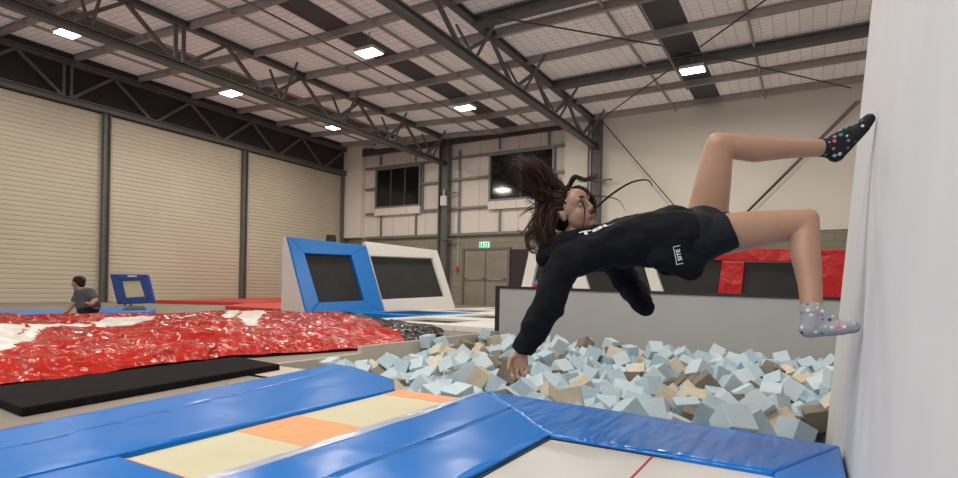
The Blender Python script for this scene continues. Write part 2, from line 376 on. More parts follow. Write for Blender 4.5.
# double door
a = PY(465, 250, YB - .05); b = PY(508, 251, YB - .05); zt = PY(486, 250, YB).z
x0, x1 = a.x, b.x; xm = (x0 + x1) / 2
d = struct('door_4', box(BM(), (x0, YB - .07, ZF), (x1, YB - .02, zt)), MAT['doorm'])
fr = BM(); box(fr, (x0 - .12, YB - .12, ZF), (x0, YB, zt + .1)); box(fr, (x1, YB - .12, ZF), (x1 + .12, YB, zt + .1)); box(fr, (x0, YB - .12, zt), (x1, YB, zt + .1))
box(fr, (xm - .025, YB - .1, ZF), (xm + .025, YB - .03, zt)); obj('door_frame', fr, MAT['doorf'], d)
zr = PY(486, 279, YB).z
for s0, s1 in ((x0 + .08, xm - .06), (xm + .06, x1 - .08)):
    q = BM(); bar(q, (s0, YB - .16, zr), (s1, YB - .16, zr), .04); box(q, (s1 - .1, YB - .18, zr - .07), (s1, YB - .07, zr + .07)); box(q, (s0, YB - .18, zr - .05), (s0 + .08, YB - .07, zr + .05))
    obj('push_bar', q, MAT['chrome'], d)
xd = PY(528, 251, YB).x
struct('door_5', box(BM(), (x1 + .14, YB - .04, ZF), (xd, YB - .01, zt)), MAT['header'])
# exit sign
p = PY(483.8, 245, YB - .12); w_, h_ = .24, .14
t = thing('exit_sign', 'green and white running man exit sign above the double doors', 'exit sign', (p.x, p.y, p.z - h_))
obj('sign_case', box(BM(), (p.x - w_, p.y, p.z - h_), (p.x + w_, p.y + .1, p.z + h_)), MAT['exitw'], t)
for a_, b_ in ((-w_ + .02, -.03), (.03, w_ - .02)): obj('green_panel', box(BM(), (p.x + a_, p.y - .01, p.z - h_ + .03), (p.x + b_, p.y, p.z + h_ - .03)), MAT['green'], t)
q = BM(); yy = p.y - .012
cyl(q, (p.x - .12, yy, p.z + .08), (p.x - .12, yy - .005, p.z + .08), .025)
for A, B in (((-.12, .05), (-.13, -.02)), ((-.13, -.02), (-.09, -.08)), ((-.13, -.02), (-.17, -.10)), ((-.12, .04), (-.07, .0)), ((-.12, .04), (-.17, .02))):
    bar(q, (p.x + A[0], yy, p.z + A[1]), (p.x + B[0], yy, p.z + B[1]), .01, .025, upv=(0, 1, 0))
obj('pictogram', q, MAT['exitw'], t); q = BM()
bar(q, (p.x + .13, yy, p.z + .08), (p.x + .13, yy, p.z - .04), .03, .01, upv=(0, 1, 0))
hexa(q, [(p.x + .08, yy, p.z - .02), (p.x + .18, yy, p.z - .02), (p.x + .13, yy, p.z - .10)], [(p.x + .08, yy - .005, p.z - .02), (p.x + .18, yy - .005, p.z - .02), (p.x + .13, yy - .005, p.z - .10)])
obj('arrow_symbol', q, MAT['exitw'], t)
p = PY(457, 269, YB - .08)
t = thing('fire_alarm', 'small red fire alarm on the block wall left of the double doors', 'fire alarm', (p.x, p.y, p.z - .2))
obj('casing', bevel(box(BM(), (p.x-.06, p.y, p.z-.14), (p.x+.06, p.y+.08, p.z+.10)), .015), MAT['red'], t)
obj('cable', bar(BM(), (p.x, p.y+.05, p.z+.10), (p.x, p.y+.05, zb_l), .02), MAT['boxw'], t)

# ---------------- purlins, bridging, dark beams, roof strips
yp = 21.45; i = 0
while yp > -3.5:
    if abs(yp - 17.35) > .2:
        q = ibeam(BM(), (-12, yp, ZC - .12), (XR, yp, ZC - .12), .11, .22, .03); ibeam(q, (XL, yp, zc(XL) - .12), (-12, yp, ZC - .12), .11, .22, .03); struct('roof_beam', q, MAT['purlin'])
    yp -= 2.05
for y, x0 in ((17.35, XB), (12.3, XB)):
    struct('roof_beam', ibeam(BM(), (x0, y, ZC - .2), (XR, y, ZC - .2), .26, .3, .05), MAT['steel'])
q = ibeam(BM(), (-12, 17.35, ZC - .12), (XB, 17.35, ZC - .12), .11, .22, .03); ibeam(q, (XL, 17.35, zc(XL) - .12), (-12, 17.35, ZC - .12), .11, .22, .03); struct('roof_beam', q, MAT['purlin'])
struct('roof_beam', bar(BM(), (XL + .1, YB - .15, ZC), (XL + 1.9, YB - .15, ZC - .1), .2, .25), MAT['steel_d'])
for x in (-1.4, -4.4, -9.9, -12.8, -16.8, -19.2, 2.5, 6.0):
    struct('roof_beam', bar(BM(), (x, YN, zc(x) - .14), (x, YB, zc(x) - .14), .06, .07), MAT['purlin'])
for (u, v, w) in ((516, 130, .85), (706, 95, .85), (345, 150, .8)):
    x = PZ(u, v, ZC - .02).x
    if u == 345: x = -13.5; continue
    struct('ceiling_strip', box(BM(), (x - w/2, YN, ZC - .03), (x + w/2, YB, ZC - .015)), MAT['skyl'])
    struct('roof_beam', bar(BM(), (x - .25, YN, ZC - .45), (x - .25, YB - 3 if u > 600 else YB - 1, ZC - .45), .05, .03), MAT['girt'])
xs1 = PZ(225, 75, zc(-17)).x; w = .55
struct('ceiling_strip', hexa(BM(), [(xs1 - w, YN, zc(xs1 - w) - .03), (xs1 + w, YN, zc(xs1 + w) - .03), (xs1 + w, YB, zc(xs1 + w) - .03), (xs1 - w, YB, zc(xs1 - w) - .03)],
    [(xs1 - w, YN, zc(xs1 - w) - .015), (xs1 + w, YN, zc(xs1 + w) - .015), (xs1 + w, YB, zc(xs1 + w) - .015), (xs1 - w, YB, zc(xs1 - w) - .015)]), MAT['skyl'])
# bracing rods
def rod(a, b, lab):
    obj('bracing_rod', cyl(BM(), a, b, .022, n=8), MAT['rod'], kind='structure')
zr = ZC - .35
J = PZ(686, 50, zr)
rod(PZ(480, 14, zr), J, 'thin dark roof bracing rod running right from the truss to the roof joint')
rod(J, PZ(851, 88, zr), 'thin dark roof bracing rod running from the roof joint to the walk wall')
rod(PZ(601, 119, zr), PZ(680, 62, zr), 'thin dark roof bracing rod rising from the column head near the hair')
rod(PZ(700, 47, zr), PZ(768, -2, zr), 'thin dark roof bracing rod leaving the photo at the top right')
rod(PY(602, 121, YB - .25), PY(755, 300, YB - .25), 'thin dark wall bracing rod sloping down right behind the girl\'s waist')
rod(PY(857, 101, YB - .25), PY(660, 299, YB - .25), 'thin dark wall bracing rod crossing behind the raised leg, upper of the pair')
rod(PY(860, 101, YB - .2), PY(658, 301, YB - .2), 'thin dark wall bracing rod crossing behind the raised leg, lower of the pair')

# ---------------- ceiling lights
LP = [(69, 33, 'twin panel ceiling light at the far top left above the wall truss'), (231, 93.5, 'lit ceiling light just above the wall truss, second from the left'),
      (335, 127.5, 'smallest lit ceiling light near the far left corner'), (369, 53, 'lit ceiling light between the two long roof trusses, nearer of the two there'),
      (465, 108, 'lit ceiling light above the back wall window, between the two trusses'), (692.5, 70.5, 'lit ceiling light under the dark roof strip at right')]
extra = [(-3.5, 3.0), (-3.4, 9.0), (3.5, 2.0), (4.2, 9.0), (4.0, 16.0), (-9.5, -1.5), (-3.0, -2.0), (-15.0, 1.0)]
pts = [(PZ(u, v, 7.12), l) for u, v, l in LP] + [(Vector((x, y, 7.12)), None) for x, y in extra]
for p, l in pts:
    t = thing('ceiling_light', l or 'high bay ceiling light outside the photo\'s view', 'ceiling light', (p.x, p.y, p.z), None if l else 'ceiling lights out of view')
    for s in (-.165, .165):
        obj('lit_panel', bevel(box(BM(), (p.x + s - .15, p.y - .22, p.z - .02), (p.x + s + .15, p.y + .22, p.z + .0)), .006), MAT['lamp'], t)
    obj('housing', bevel(box(BM(), (p.x - .34, p.y - .25, p.z + .002), (p.x + .34, p.y + .25, p.z + .09)), .01), MAT['lampf'], t)
    obj('hanger', bar(BM(), (p.x, p.y, p.z + .09), (p.x, p.y, ZC), .02), MAT['girt'], t)
    ld = bpy.data.lights.new('lamp', 'AREA'); ld.shape = 'RECTANGLE'; ld.size = .9; ld.size_y = .7; ld.energy = 190 if l else 155; ld.color = (1, .93, .83)
    lo = bpy.data.objects.new('lamp', ld); COL.objects.link(lo); lo.location = (p.x, p.y, p.z - .06); lo.parent = None

# ------------------------------------------------------------- court: wall trampolines and floor trampolines
yA = PZ(307, 312, .03)   # base line
XW = -9.6
def wall_tramp(name, label, bl, br, tl, tr, ibl, ibr, itl, itr, fm, sidem=None, back=1, lead=-1):
    """four outer and four inner pixel corners; the base stands on the line x = XW, the face leans back"""
    yl_, yr_ = PX(*bl, XW).y, PX(*br, XW).y
    A = Vector((XW, yl_, ZF)); B = Vector((XW, yr_, ZF))
    TL = PY(*tl, yl_); TR = PY(*tr, yr_)
    dx = (TL.x + TR.x) / 2; dz = (TL.z + TR.z) / 2
    TL = Vector((dx, yl_, dz)); TR = Vector((dx, yr_, dz))
    n = (B - A).cross(TL - A).normalized()
    if n.x < 0: n = -n
    def onpl(u, v):
        d_ = ray(u, v); return CAM + d_ * ((A - CAM).dot(n) / d_.dot(n))
    I = [onpl(*q) for q in (ibl, ibr, itr, itl)]; O = [A, B, TR, TL]
    t = thing(name, label, 'trampoline', (XW, (yl_ + yr_) / 2, ZF))
    for k, nm in enumerate(('bottom_pad', 'right_pad', 'top_pad', 'left_pad')):
        q = [O[k], O[(k + 1) % 4], I[(k + 1) % 4], I[k]]
        obj(nm, bevel(hexa(BM(), [p - n * .10 for p in q], [p + n * .02 for p in q]), .02), fm, t)
    obj('bed', hexa(BM(), [p - n * .10 for p in I], [p - n * .06 for p in I]), MAT['mesh'], t)
    return t, A, B, TL, TR
t, A, B, TL, TR = wall_tramp('wall_trampoline', 'blue framed leaning wall trampoline with a black bed beside the white one', (307, 312), (384.5, 310), (288, 239), (364.6, 244),
    (318.6, 302.6), (364, 300.6), (304, 253.5), (351, 255.5), MAT['blue2'])
bk = Vector((TL.x - .12, TL.y, ZF))
obj('side_panel', hexa(BM(), [A + Vector((-.02, -.02, 0)), bk + Vector((0, -.02, 0)), TL + Vector((-.12, -.02, 0)), TL + Vector((-.02, -.02, -.02))],
    [A + Vector((-.02, .04, 0)), bk + Vector((0, .04, 0)), TL + Vector((-.12, .04, 0)), TL + Vector((-.02, .04, -.02))]), MAT['white'], t, label='pale triangular side panel')
t2, A2, B2, TL2, TR2 = wall_tramp('wall_trampoline', 'white framed leaning wall trampoline with a wide black bed right of the blue one', (385.5, 310), (456, 304.5), (365.2, 244), (436, 248.4),
    (381.6, 299.5), (444.6, 296.5), (369.5, 256), (432.3, 258.3), MAT['white'])
obj('side_panel', hexa(BM(), [B2 + Vector((-.02, 0, 0)), Vector((TR2.x - .1, TR2.y, ZF)), TR2 + Vector((-.1, 0, 0))],
    [B2 + Vector((-.02, .05, 0)), Vector((TR2.x - .1, TR2.y + .05, ZF)), TR2 + Vector((-.1, .05, 0))]), MAT['white'], t2)
p = PX(331, 239, XW - 2.2)
obj('black_fixture', bevel(cyl(BM(), (p.x, p.y, p.z - .14), (p.x, p.y, p.z + .12), .16, .13, n=16), .04), MAT['blk'], cat='camera', label='small round black fixture seen just above the blue wall trampoline')  # unlit round black fixture of unknown type
obj('fixture_pole', bar(BM(), (p.x, p.y, ZF), (p.x, p.y, p.z - .14), .06), MAT['steel'], cat='pole', label='thin steel pole carrying the round black fixture behind the blue trampoline')

# floor trampolines : grid of cells, each with bed and pads
cells = []
xs = [-9.45, -7.2, -5.0, -2.8, -.6]; ys = [9.9, 12.4, 14.9, 17.4, 19.9]
n_ = 0
def cell(x0, x1, y0, y1, padm, label, group=None):
    t = thing('floor_trampoline', label, 'trampoline', ((x0+x1)/2, (y0+y1)/2, ZF), group)
    obj('bed', box(BM(), (x0 + .2, y0 + .2, -.035), (x1 - .2, y1 - .2, -.02)), MAT['mesh'], t)
    w = .42
    for a in ((x0, x1, y0, y0 + w), (x0, x1, y1 - w, y1), (x0, x0 + w, y0 + w, y1 - w), (x1 - w, x1, y0 + w, y1 - w)):
        obj('edge_pad', bevel(box(BM(), (a[0] + .004, a[2] + .004, ZF), (a[1] - .004, a[3] - .004, .03)), .015), padm, t)
for j in range(4):
    for i in range(4):
        blue = (i == 0 and j == 0) or False
        cell(xs[i], xs[i+1], ys[j], ys[j+1], MAT['blue2'] if (i == 0 and j == 0) else MAT['white'],
             'blue edged black floor trampoline at the foot of the leaning wall trampolines' if blue else 'black floor trampoline with white edge pads on the court by the double doors', None if blue else 'white edged floor trampolines')
# front pads of the court, along the airbag and pit wall
cell(xs[1], xs[2], 7.75, 9.88, MAT['white'], 'white edged floor trampoline at the near side of the court beside the black airbag flap')
cell(xs[2], PXL - .06, 7.75, 9.88, MAT['white'], 'narrow white edged floor trampoline beside the taupe pit wall')

# ------------------------------------------------------------- grey pit wall
gl, gr = PY(500, 286, PYB), PY(843, 297.8, PYB)
t = thing('padded_barrier', 'long low grey padded wall with black top edge along the back of the foam pit', 'padded wall', ((gl.x+gr.x)/2, PYB, -.9))
zt = (gl.z + gr.z) / 2
g2x = .55
bm = hexa(BM(), [(gl.x, PYB, -.9), (g2x, PYB, -.9), (g2x, PYB + .12, -.9), (gl.x, PYB + .12, -.9)],
     [(gl.x, PYB, gl.z - .03), (g2x, PYB, gr.z - .03), (g2x, PYB + .12, gr.z - .03), (gl.x, PYB + .12, gl.z - .03)])
obj('pad', bm, MAT['greywall'], t)
bm = BM(); bar(bm, (gl.x - .02, PYB + .055, gl.z - .015), (g2x, PYB + .055, gr.z - .015), .15, .035); bar(bm, (gl.x - .02, PYB + .055, -.9), (gl.x - .02, PYB + .055, gl.z), .05, .15)
obj('edge_trim', bm, MAT['blk'], t, label='black edge trim')

# things behind the grey wall : white frames and red framed trampolines
def strip(pixels, y, thick=.1):
    q = [PY(u, v, y) for u, v in pixels]; return hexa(BM(), q, [p + Vector((0, thick, 0)) for p in q])
yR = 10.5
t = thing('wall_trampoline', 'dark meshed wall trampoline with white slanting frame posts seen under the girl\'s body', 'trampoline', PY(590, 300, yR + .3))
for px in (((529, 252), (540, 247), (530, 293), (520, 293)), ((572, 268), (580, 262), (590, 293), (573, 293)), ((643, 262), (652, 260), (664, 294), (652, 294))):
    obj('frame_post', strip(px, yR), MAT['white'], t)
obj('bed', strip(((540, 247), (643, 250), (655, 296), (532, 293)), yR + .1, .04), MAT['mesh'], t)
obj('bed', strip(((652, 250), (722, 250), (722, 300), (662, 300)), yR + .1, .04), MAT['mesh'], t)
t = thing('wall_trampoline', 'red padded wall trampoline with black mesh panels standing behind the grey pit wall', 'trampoline', PY(780, 310, yR))
for nm, px in (('top_pad', ((700, 246.5), (819, 249.5), (819, 262.5), (700, 260))), ('left_pad', ((722, 261), (744.5, 262), (741, 296), (717.5, 294))),
               ('right_pad', ((819.5, 249.5), (872, 250), (872, 305), (819.5, 301)))):
    q = strip(px, yR - .05, .12); obj(nm, bevel(q, .02), MAT['redp'], t)
obj('bed', strip(((744, 262), (819, 263), (819, 302), (741, 300)), yR, .04), MAT['mesh'], t)
obj('bed', strip(((690, 261), (722, 261), (722, 300), (690, 300)), yR, .04), MAT['mesh'], t)
obj('back_board', strip(((696, 262), (872, 264), (872, 312), (696, 312)), yR + .12, .04), MAT['blk'], t)
p = PY(536, 287, PYB + .06)
t = thing('small_pointed_object', 'tiny blue and pink pointed object standing on the grey pit wall', 'bottle', (p.x, p.y, zt))  # small two-coloured pointed shape, not identified
z0 = PY(536, 287, PYB + .06).z
obj('body', cyl(BM(), (p.x, p.y, z0), (p.x, p.y, z0 + .05), .04, .03), MAT['redp'], t); obj('cap', cyl(BM(), (p.x, p.y, z0 + .05), (p.x, p.y, z0 + .11), .03, .006), MAT['blue2'], t)

# ------------------------------------------------------------- walk wall
def xw(z): return .188 + .072 * (z - H)
yw0, yw1 = -1.6, 4.35
t = thing('walk_wall', 'tall white leaning wall the girl pushes her feet against at the right', 'wall', (.4, 1.2, -.06))
N1, N2 = 2, 2
q = BM()
hexa(q, [(xw(-.06), yw0, -.06), (xw(-.06) + .35, yw0, -.06), (xw(-.06) + .35, yw1, -.06), (xw(-.06), yw1, -.06)],
        [(xw(3.6), yw0, 3.6), (xw(3.6) + .35, yw0, 3.6), (xw(3.6) + .35, yw1, 3.6), (xw(3.6), yw1, 3.6)])
obj('face_panel', q, MAT['walk'], t)
q = BM(); hexa(q, [(xw(-1.5), 2.9, -1.5), (.55, 2.9, -1.5), (.55, yw1, -1.5), (xw(-1.5), yw1, -1.5)], [(xw(-.06), 2.9, -.06), (.55, 2.9, -.06), (.55, yw1, -.06), (xw(-.06), yw1, -.06)])
obj('lower_panel', q, MAT['walk'], t)

# ------------------------------------------------------------- front deck
ZB = -.02
def g(u, v, z=0): p = PZ(u, v, z); return (p.x, p.y)
def pad(name, pts, m, parent, z0=ZF, z1=.0, bev=.018, puff=.012, inner=None):
    """padded slab : rounded edges, slightly puffed and rippled top"""
    bm = prism(BM(), pts, z0, z1)
    top = [f for f in bm.faces if f.normal.z > .9 or all(v.co.z > z1 - 1e-5 for v in f.verts)]
    ed = list({e for f in bm.faces if all(v.co.z > z1 - 1e-5 for v in f.verts) for e in f.edges})
    bevel(bm, bev, 3, ed)
    xs_ = [v.co.x for v in bm.verts]; ys_ = [v.co.y for v in bm.verts]
    for ax, lo, hi in ((0, min(xs_), max(xs_)), (1, min(ys_), max(ys_))):
        k = lo + .05
        while k < hi:
            bmesh.ops.bisect_plane(bm, geom=bm.verts[:] + bm.edges[:] + bm.faces[:], plane_co=(k, 0, 0) if ax == 0 else (0, k, 0), plane_no=(1, 0, 0) if ax == 0 else (0, 1, 0), dist=1e-5)
            k += .05
    for v in bm.verts:
        if v.co.z > z1 - 1e-4:
            c = v.co; v.co.z += .005 * noise.noise(Vector((c.x * 3, c.y * 2.2, 3))) + .0018 * noise.noise(Vector((c.x * 9, c.y * 6, 7)))
    o = obj(name, bm, m, parent, smooth=True)
    return o
# left trampoline
b1 = [g(118, 455), g(395, 388), g(424, 401), g(193, 478)]
tl = thing('trampoline', 'blue edged trampoline with a cream and orange bed on the left of the front deck', 'trampoline', (-2.2, 1.6, ZF))
O0 = g(0, 430); O1 = g(335, 363.5); O2 = g(394, 379)
ext = (O0[0] + (O0[0] - O1[0]) * .9, O0[1] + (O0[1] - O1[1]) * .9)
C0 = g(30, 444); C1 = g(352, 366)     # seam between outer and inner band
cext = (C0[0], -1.2)
pad('outer_pad', [ext, (C0[0]-.1, ext[1]), C0, C1, O1], MAT['blue'], tl)
pad('inner_pad', [(C0[0]-.1, ext[1]), (b1[0][0], ext[1]), b1[0], b1[1], O2, C1, C0], MAT['blue'], tl)
bx0, bx1, by0, by1 = -2.24, -1.60, b1[0][1], PZ(400, 390, -.02).y
pad('near_pad', [(b1[0][0] + .006, -1.2), (bx1 - .1, -1.2), (bx1 - .1, b1[0][1]), (b1[0][0] + .006, b1[0][1])], MAT['blue'], tl)
q = box(BM(), (bx0 - .05, by0 - .05, ZB - .01), (bx1 + .05, by1, ZB)); obj('bed', q, MAT['bedc'], tl)
ym0 = PZ(262, 432, ZB).y; 
q = BM()
for a, b in ((PZ(240, 432, ZB).y, PZ(300, 418, ZB).y + .03), (PZ(378, 393.5, ZB).y, by1 + .001), (by0 - .05, by0 + .03)):
    obj('bed_stripe', box(BM(), (bx0 - .051, a, ZB - .008), (bx1 + .051, b, ZB + .002)), MAT['bedo'], tl, label='orange bed stripe')
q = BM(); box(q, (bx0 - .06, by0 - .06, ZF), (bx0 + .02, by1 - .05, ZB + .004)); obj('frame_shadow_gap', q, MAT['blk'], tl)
# right trampoline
D0 = g(481, 389.8); D1 = g(836.5, 445)
xl2, xr2, yt2 = g(551, 433)[0], g(772, 475)[0], 2.26
tr_ = thing('trampoline', 'blue edged trampoline with a plain white bed on the right of the front deck', 'trampoline', (-.7, 1.2, ZF))
dl = D0[0]; dy1 = D0[1]; dr = .128
xsm = (dl + xl2) / 2 - .0
I0, I1, I2 = g(222, 478), g(420, 415.5), g(487, 390.3)
def back(p, q_, y=-1.2): return (p[0] + (p[0] - q_[0]) * (p[1] - y) / (q_[1] - p[1]), y)
Ib = back(I0, I1)
pad('left_pad', [Ib, (xsm, -1.2), (xsm, dy1 - .35), (dl + .03, dy1), I2, I1, I0], MAT['blue'], tr_)
pad('left_inner_pad', [(xsm + .003, -1.2), (xl2, -1.2), (xl2, yt2), (dl + .035, dy1), (xsm + .003, dy1 - .35)], MAT['blue'], tr_)
pad('far_pad', [(xl2 + .004, yt2), (xr2, yt2 - .02), (dr, D1[1]), (dl + .04, dy1 + .004)], MAT['blue_w'], tr_)
pad('right_pad', [(xr2 + .003, -1.2), (dr, -1.2), (dr, D1[1] - .005), (xr2 + .003, yt2 - .025)], MAT['blue'], tr_)
# pale sheen along the divider pad's edge, put in as a coloured strip
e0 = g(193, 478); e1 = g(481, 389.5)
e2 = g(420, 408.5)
pad('sheen_strip', [back(e0, e2), Ib, I0, I1, I2, e1, e2, e0], MAT['sheen'], tr_, z1=-.008, bev=.008)
obj('bed', box(BM(), (xl2 - .05, -1.2, ZB - .01), (xr2 + .05, yt2 + .03, ZB)), MAT['bedw'], tr_)
q = BM(); bar(q, (PZ(651, 458, ZB).x, yt2 + .0, ZB + .001), (PZ(651, 458, ZB).x - .0, -1.1, ZB + .001), .008, .003); obj('centre_line', q, MAT['redline'], tr_, label='thin red centre line')
q = BM(); box(q, (xl2 - .04, -1.1, ZF), (xl2 + .012, yt2 + .02, ZB + .006)); box(q, (xl2, yt2 - .012, ZF), (xr2, yt2 + .02, ZB + .006)); obj('frame_gap', q, MAT['blk'], tr_)

# black crash mat
ma = [PZ(280, 371, ZF), PZ(-60, 424, ZF)]
zt_ = -.02
m0 = PZ(280, 364, zt_); m1 = PZ(236, 356.5, zt_); n0 = PZ(22, 407.5, zt_); n1 = PZ(-28, 389, zt_)
q = hexa(BM(), [(p.x, p.y, ZF) for p in (m0, m1, n1, n0)], [(p.x, p.y, zt_) for p in (m0, m1, n1, n0)])
obj('crash_mat', bevel(q, .012), MAT['fabric'], label='long flat black fabric mat lying between the red airbag and the blue deck', cat='mat')

# ------------------------------------------------------------- airbag
EDG = [(-2.3, -4.36), (1.5, -4.48), (3.3, -4.60), (4.6, -4.22), (5.6, -4.10), (20, -4.10)]
def eshift(x, y):
    for (a, ea), (b, eb) in zip(EDG[:-1], EDG[1:]):
        if a <= y <= b: return (ea + (eb - ea) * (y - a) / (b - a) + 4.10) * max(0, min(1, (x + 10.75) / 6.65)) ** 2
    return 0
poly = [(-4.09, -2.2), (-4.09, 5.6), (-4.7, 7.1), (-9.0, 9.6), (-9.45, 9.6), (-9.45, 8.6), (-10.75, 8.6), (-10.75, -2.2)]
def inside(x, y, P):
    c = False; n = len(P)
    for i in range(n):
        x1, y1 = P[i][:2]; x2, y2 = P[(i + 1) % n][:2]
        if (y1 > y) != (y2 > y) and x < (x2 - x1) * (y - y1) / (y2 - y1) + x1: c = not c
    return c
def edist(x, y, P):
    best = 9
    for i in range(len(P)):
        a = Vector(P[i][:2]); b = Vector(P[(i + 1) % len(P)][:2]); p = Vector((x, y)); d = b - a
        s = max(0, min(1, (p - a).dot(d) / d.length_squared)); best = min(best, (p - a - d * s).length)
    return best
Zp = .03
whites = [[(0, 335), (30, 330), (14, 344), (-30, 352), (-30, 338)], [(-40, 372), (37, 330), (90, 325), (92, 329.5), (43, 335), (17, 352), (-40, 384)], [(92, 324), (160, 321.5), (134, 328), (97, 331)],
          [(164, 322.5), (198, 323.5), (180, 326)], [(219, 325), (229, 317), (241, 315.5), (231, 327)], [(233, 327.5), (244, 315), (266, 314), (255, 332)]]
whites = [[(PZ(u, v, Zp).x, PZ(u, v, Zp).y) for u, v in w] for w in whites]
pa, pb = PZ(404, 337, Zp), PZ(352, 316, Zp + .06); blk_a, blk_b = Vector((pa.x, pa.y)), Vector((pb.x, pb.y))
bm = BM(); st = .05; nx = int(6.65 / st); ny = int(12.0 / st); grid = {}
for i in range(nx + 1):
    for j in range(ny + 1):
        x = -10.75 + i * st; y = -2.2 + j * st
        if not inside(x + 1e-4, y + 1e-4, poly): continue
        e = edist(x, y, poly); k = min(1, e / .35); k = math.sqrt(max(0, 1 - (1 - k) ** 2))
        z = ZF + .005 + k * (.08 + .06 * min(1, e / 1.5))
        n1_ = noise.noise(Vector((x * .55, y * .7, 1))); z += k * .08 * n1_
        w = noise.noise(Vector((x * 1.1, y * 1.1, 5))) * .8
        z += k * .045 * (1 - abs(noise.noise(Vector((x * 1.6 + w, y * 1.2 + w, 9)))) * 3)
        z += k * .026 * (1 - abs(noise.noise(Vector((x * 4 + w * 2, y * 3 - w, 2)))) * 3)
        z += k * .008 * noise.noise(Vector((x * 11 + w, y * 9, 4)))
        grid[i, j] = bm.verts.new((x + eshift(x, y), y, max(z, ZF + .002)))
for (i, j), v in list(grid.items()):
    q = [grid.get((i, j)), grid.get((i + 1, j)), grid.get((i + 1, j + 1)), grid.get((i, j + 1))]
    if all(q):
        f = bm.faces.new(q); cx = v.co.x + st / 2; cy = v.co.y + st / 2; mi = 0
        if any(inside(cx, cy, w) for w in whites): mi = 1
        s = (blk_b - blk_a).cross(Vector((cx, cy)) - blk_a)
        if s < 0 and cy > 4.8 and cx > -9.3: mi = 2
        f.material_index = mi
o = obj('landing_airbag', bm, [MAT['bag'], MAT['bagw'], MAT['bagb']], smooth=True, cat='airbag', label='huge crumpled glossy red landing airbag with white stripes and a black end flap')
for p_ in o.data.polygons: pass

# left background: leaning navy trampoline, mats
tq = [(109.5, 274), (147, 274.5), (154, 303), (117, 304.5)]; iq = [(121.5, 281), (139.5, 280.5), (144.5, 296.5), (125.5, 297.5)]
zb0 = ZF; base = PZ(135, 304.5, 0.0)
yn = base.y
def pn(u, v, off=0): 
    d_ = ray(u, v); nrm = Vector((.5, -.86, 0)).normalized()
    return CAM + d_ * ((base - CAM).dot(nrm) / d_.dot(nrm)) - nrm * off
t = thing('trampette', 'navy square trampette with a pale bed standing on edge against the left column', 'trampoline', (base.x, base.y, ZF))
O = [pn(*q) for q in tq]; I = [pn(*q) for q in iq]; nb = Vector((-.5, .86, 0)).normalized() * .12
for k, nm in enumerate(('top_pad', 'right_pad', 'bottom_pad', 'left_pad')):
    q = [O[k], O[(k+1) % 4], I[(k+1) % 4], I[k]]
    obj(nm, bevel(hexa(BM(), q, [p + nb for p in q]), .03), MAT['navy'], t)
obj('bed', hexa(BM(), [p + nb * .3 for p in I], [p + nb * .5 for p in I]), MAT['bedc'], t)
for u in (110, 116):
    obj('leg', bar(BM(), pn(u, 280, .15) + nb, Vector((pn(u, 303).x, pn(u, 303).y, ZF)) + nb * 6, .05), MAT['girt'], t)
q = [pn(128, 275.3, -.01), pn(137, 275.5, -.01), pn(137, 277, -.01), pn(128, 276.8, -.01)]
obj('maker_label', hexa(BM(), q, [p - nb * .1 for p in q]), MAT['boxw'], t, label='small white label')
def mat_quad(name, px, z, th, m, label):
    q = [PZ(u, v, z) for u, v in px]; bm = hexa(BM(), [p - Vector((0, 0, th)) for p in q], q)
    return obj(name, bevel(bm, .015), m, label=label, cat='mat')
mat_quad('floor_mat', [(-40, 316), (66, 313.3), (62, 309), (-40, 311)], .03, .1, MAT['blue2'], 'long blue floor mat at the left edge behind the red airbag')
mat_quad('floor_mat', [(94, 313), (150, 312), (156, 308), (92, 307.5)], .03, .1, MAT['blue2'], 'blue floor mat just right of the running boy')
mat_quad('folded_mat', [(122, 309.5), (146, 309), (144, 306), (128, 306)], .05, .08, MAT['blk'], 'small folded dark mat lying below the navy trampette')
mat_quad('floor_mat', [(152, 300), (262, 302.5), (300, 299), (300, 297)], .05, .12, MAT['redm'], 'flat red floor mat in front of the roller shutters')
mat_quad('floor_mat', [(225, 306), (282, 308.8), (290, 302), (255, 301)], .03, .1, MAT['redm'], 'red floor mat wedge next to the blue trampoline\'s side panel')

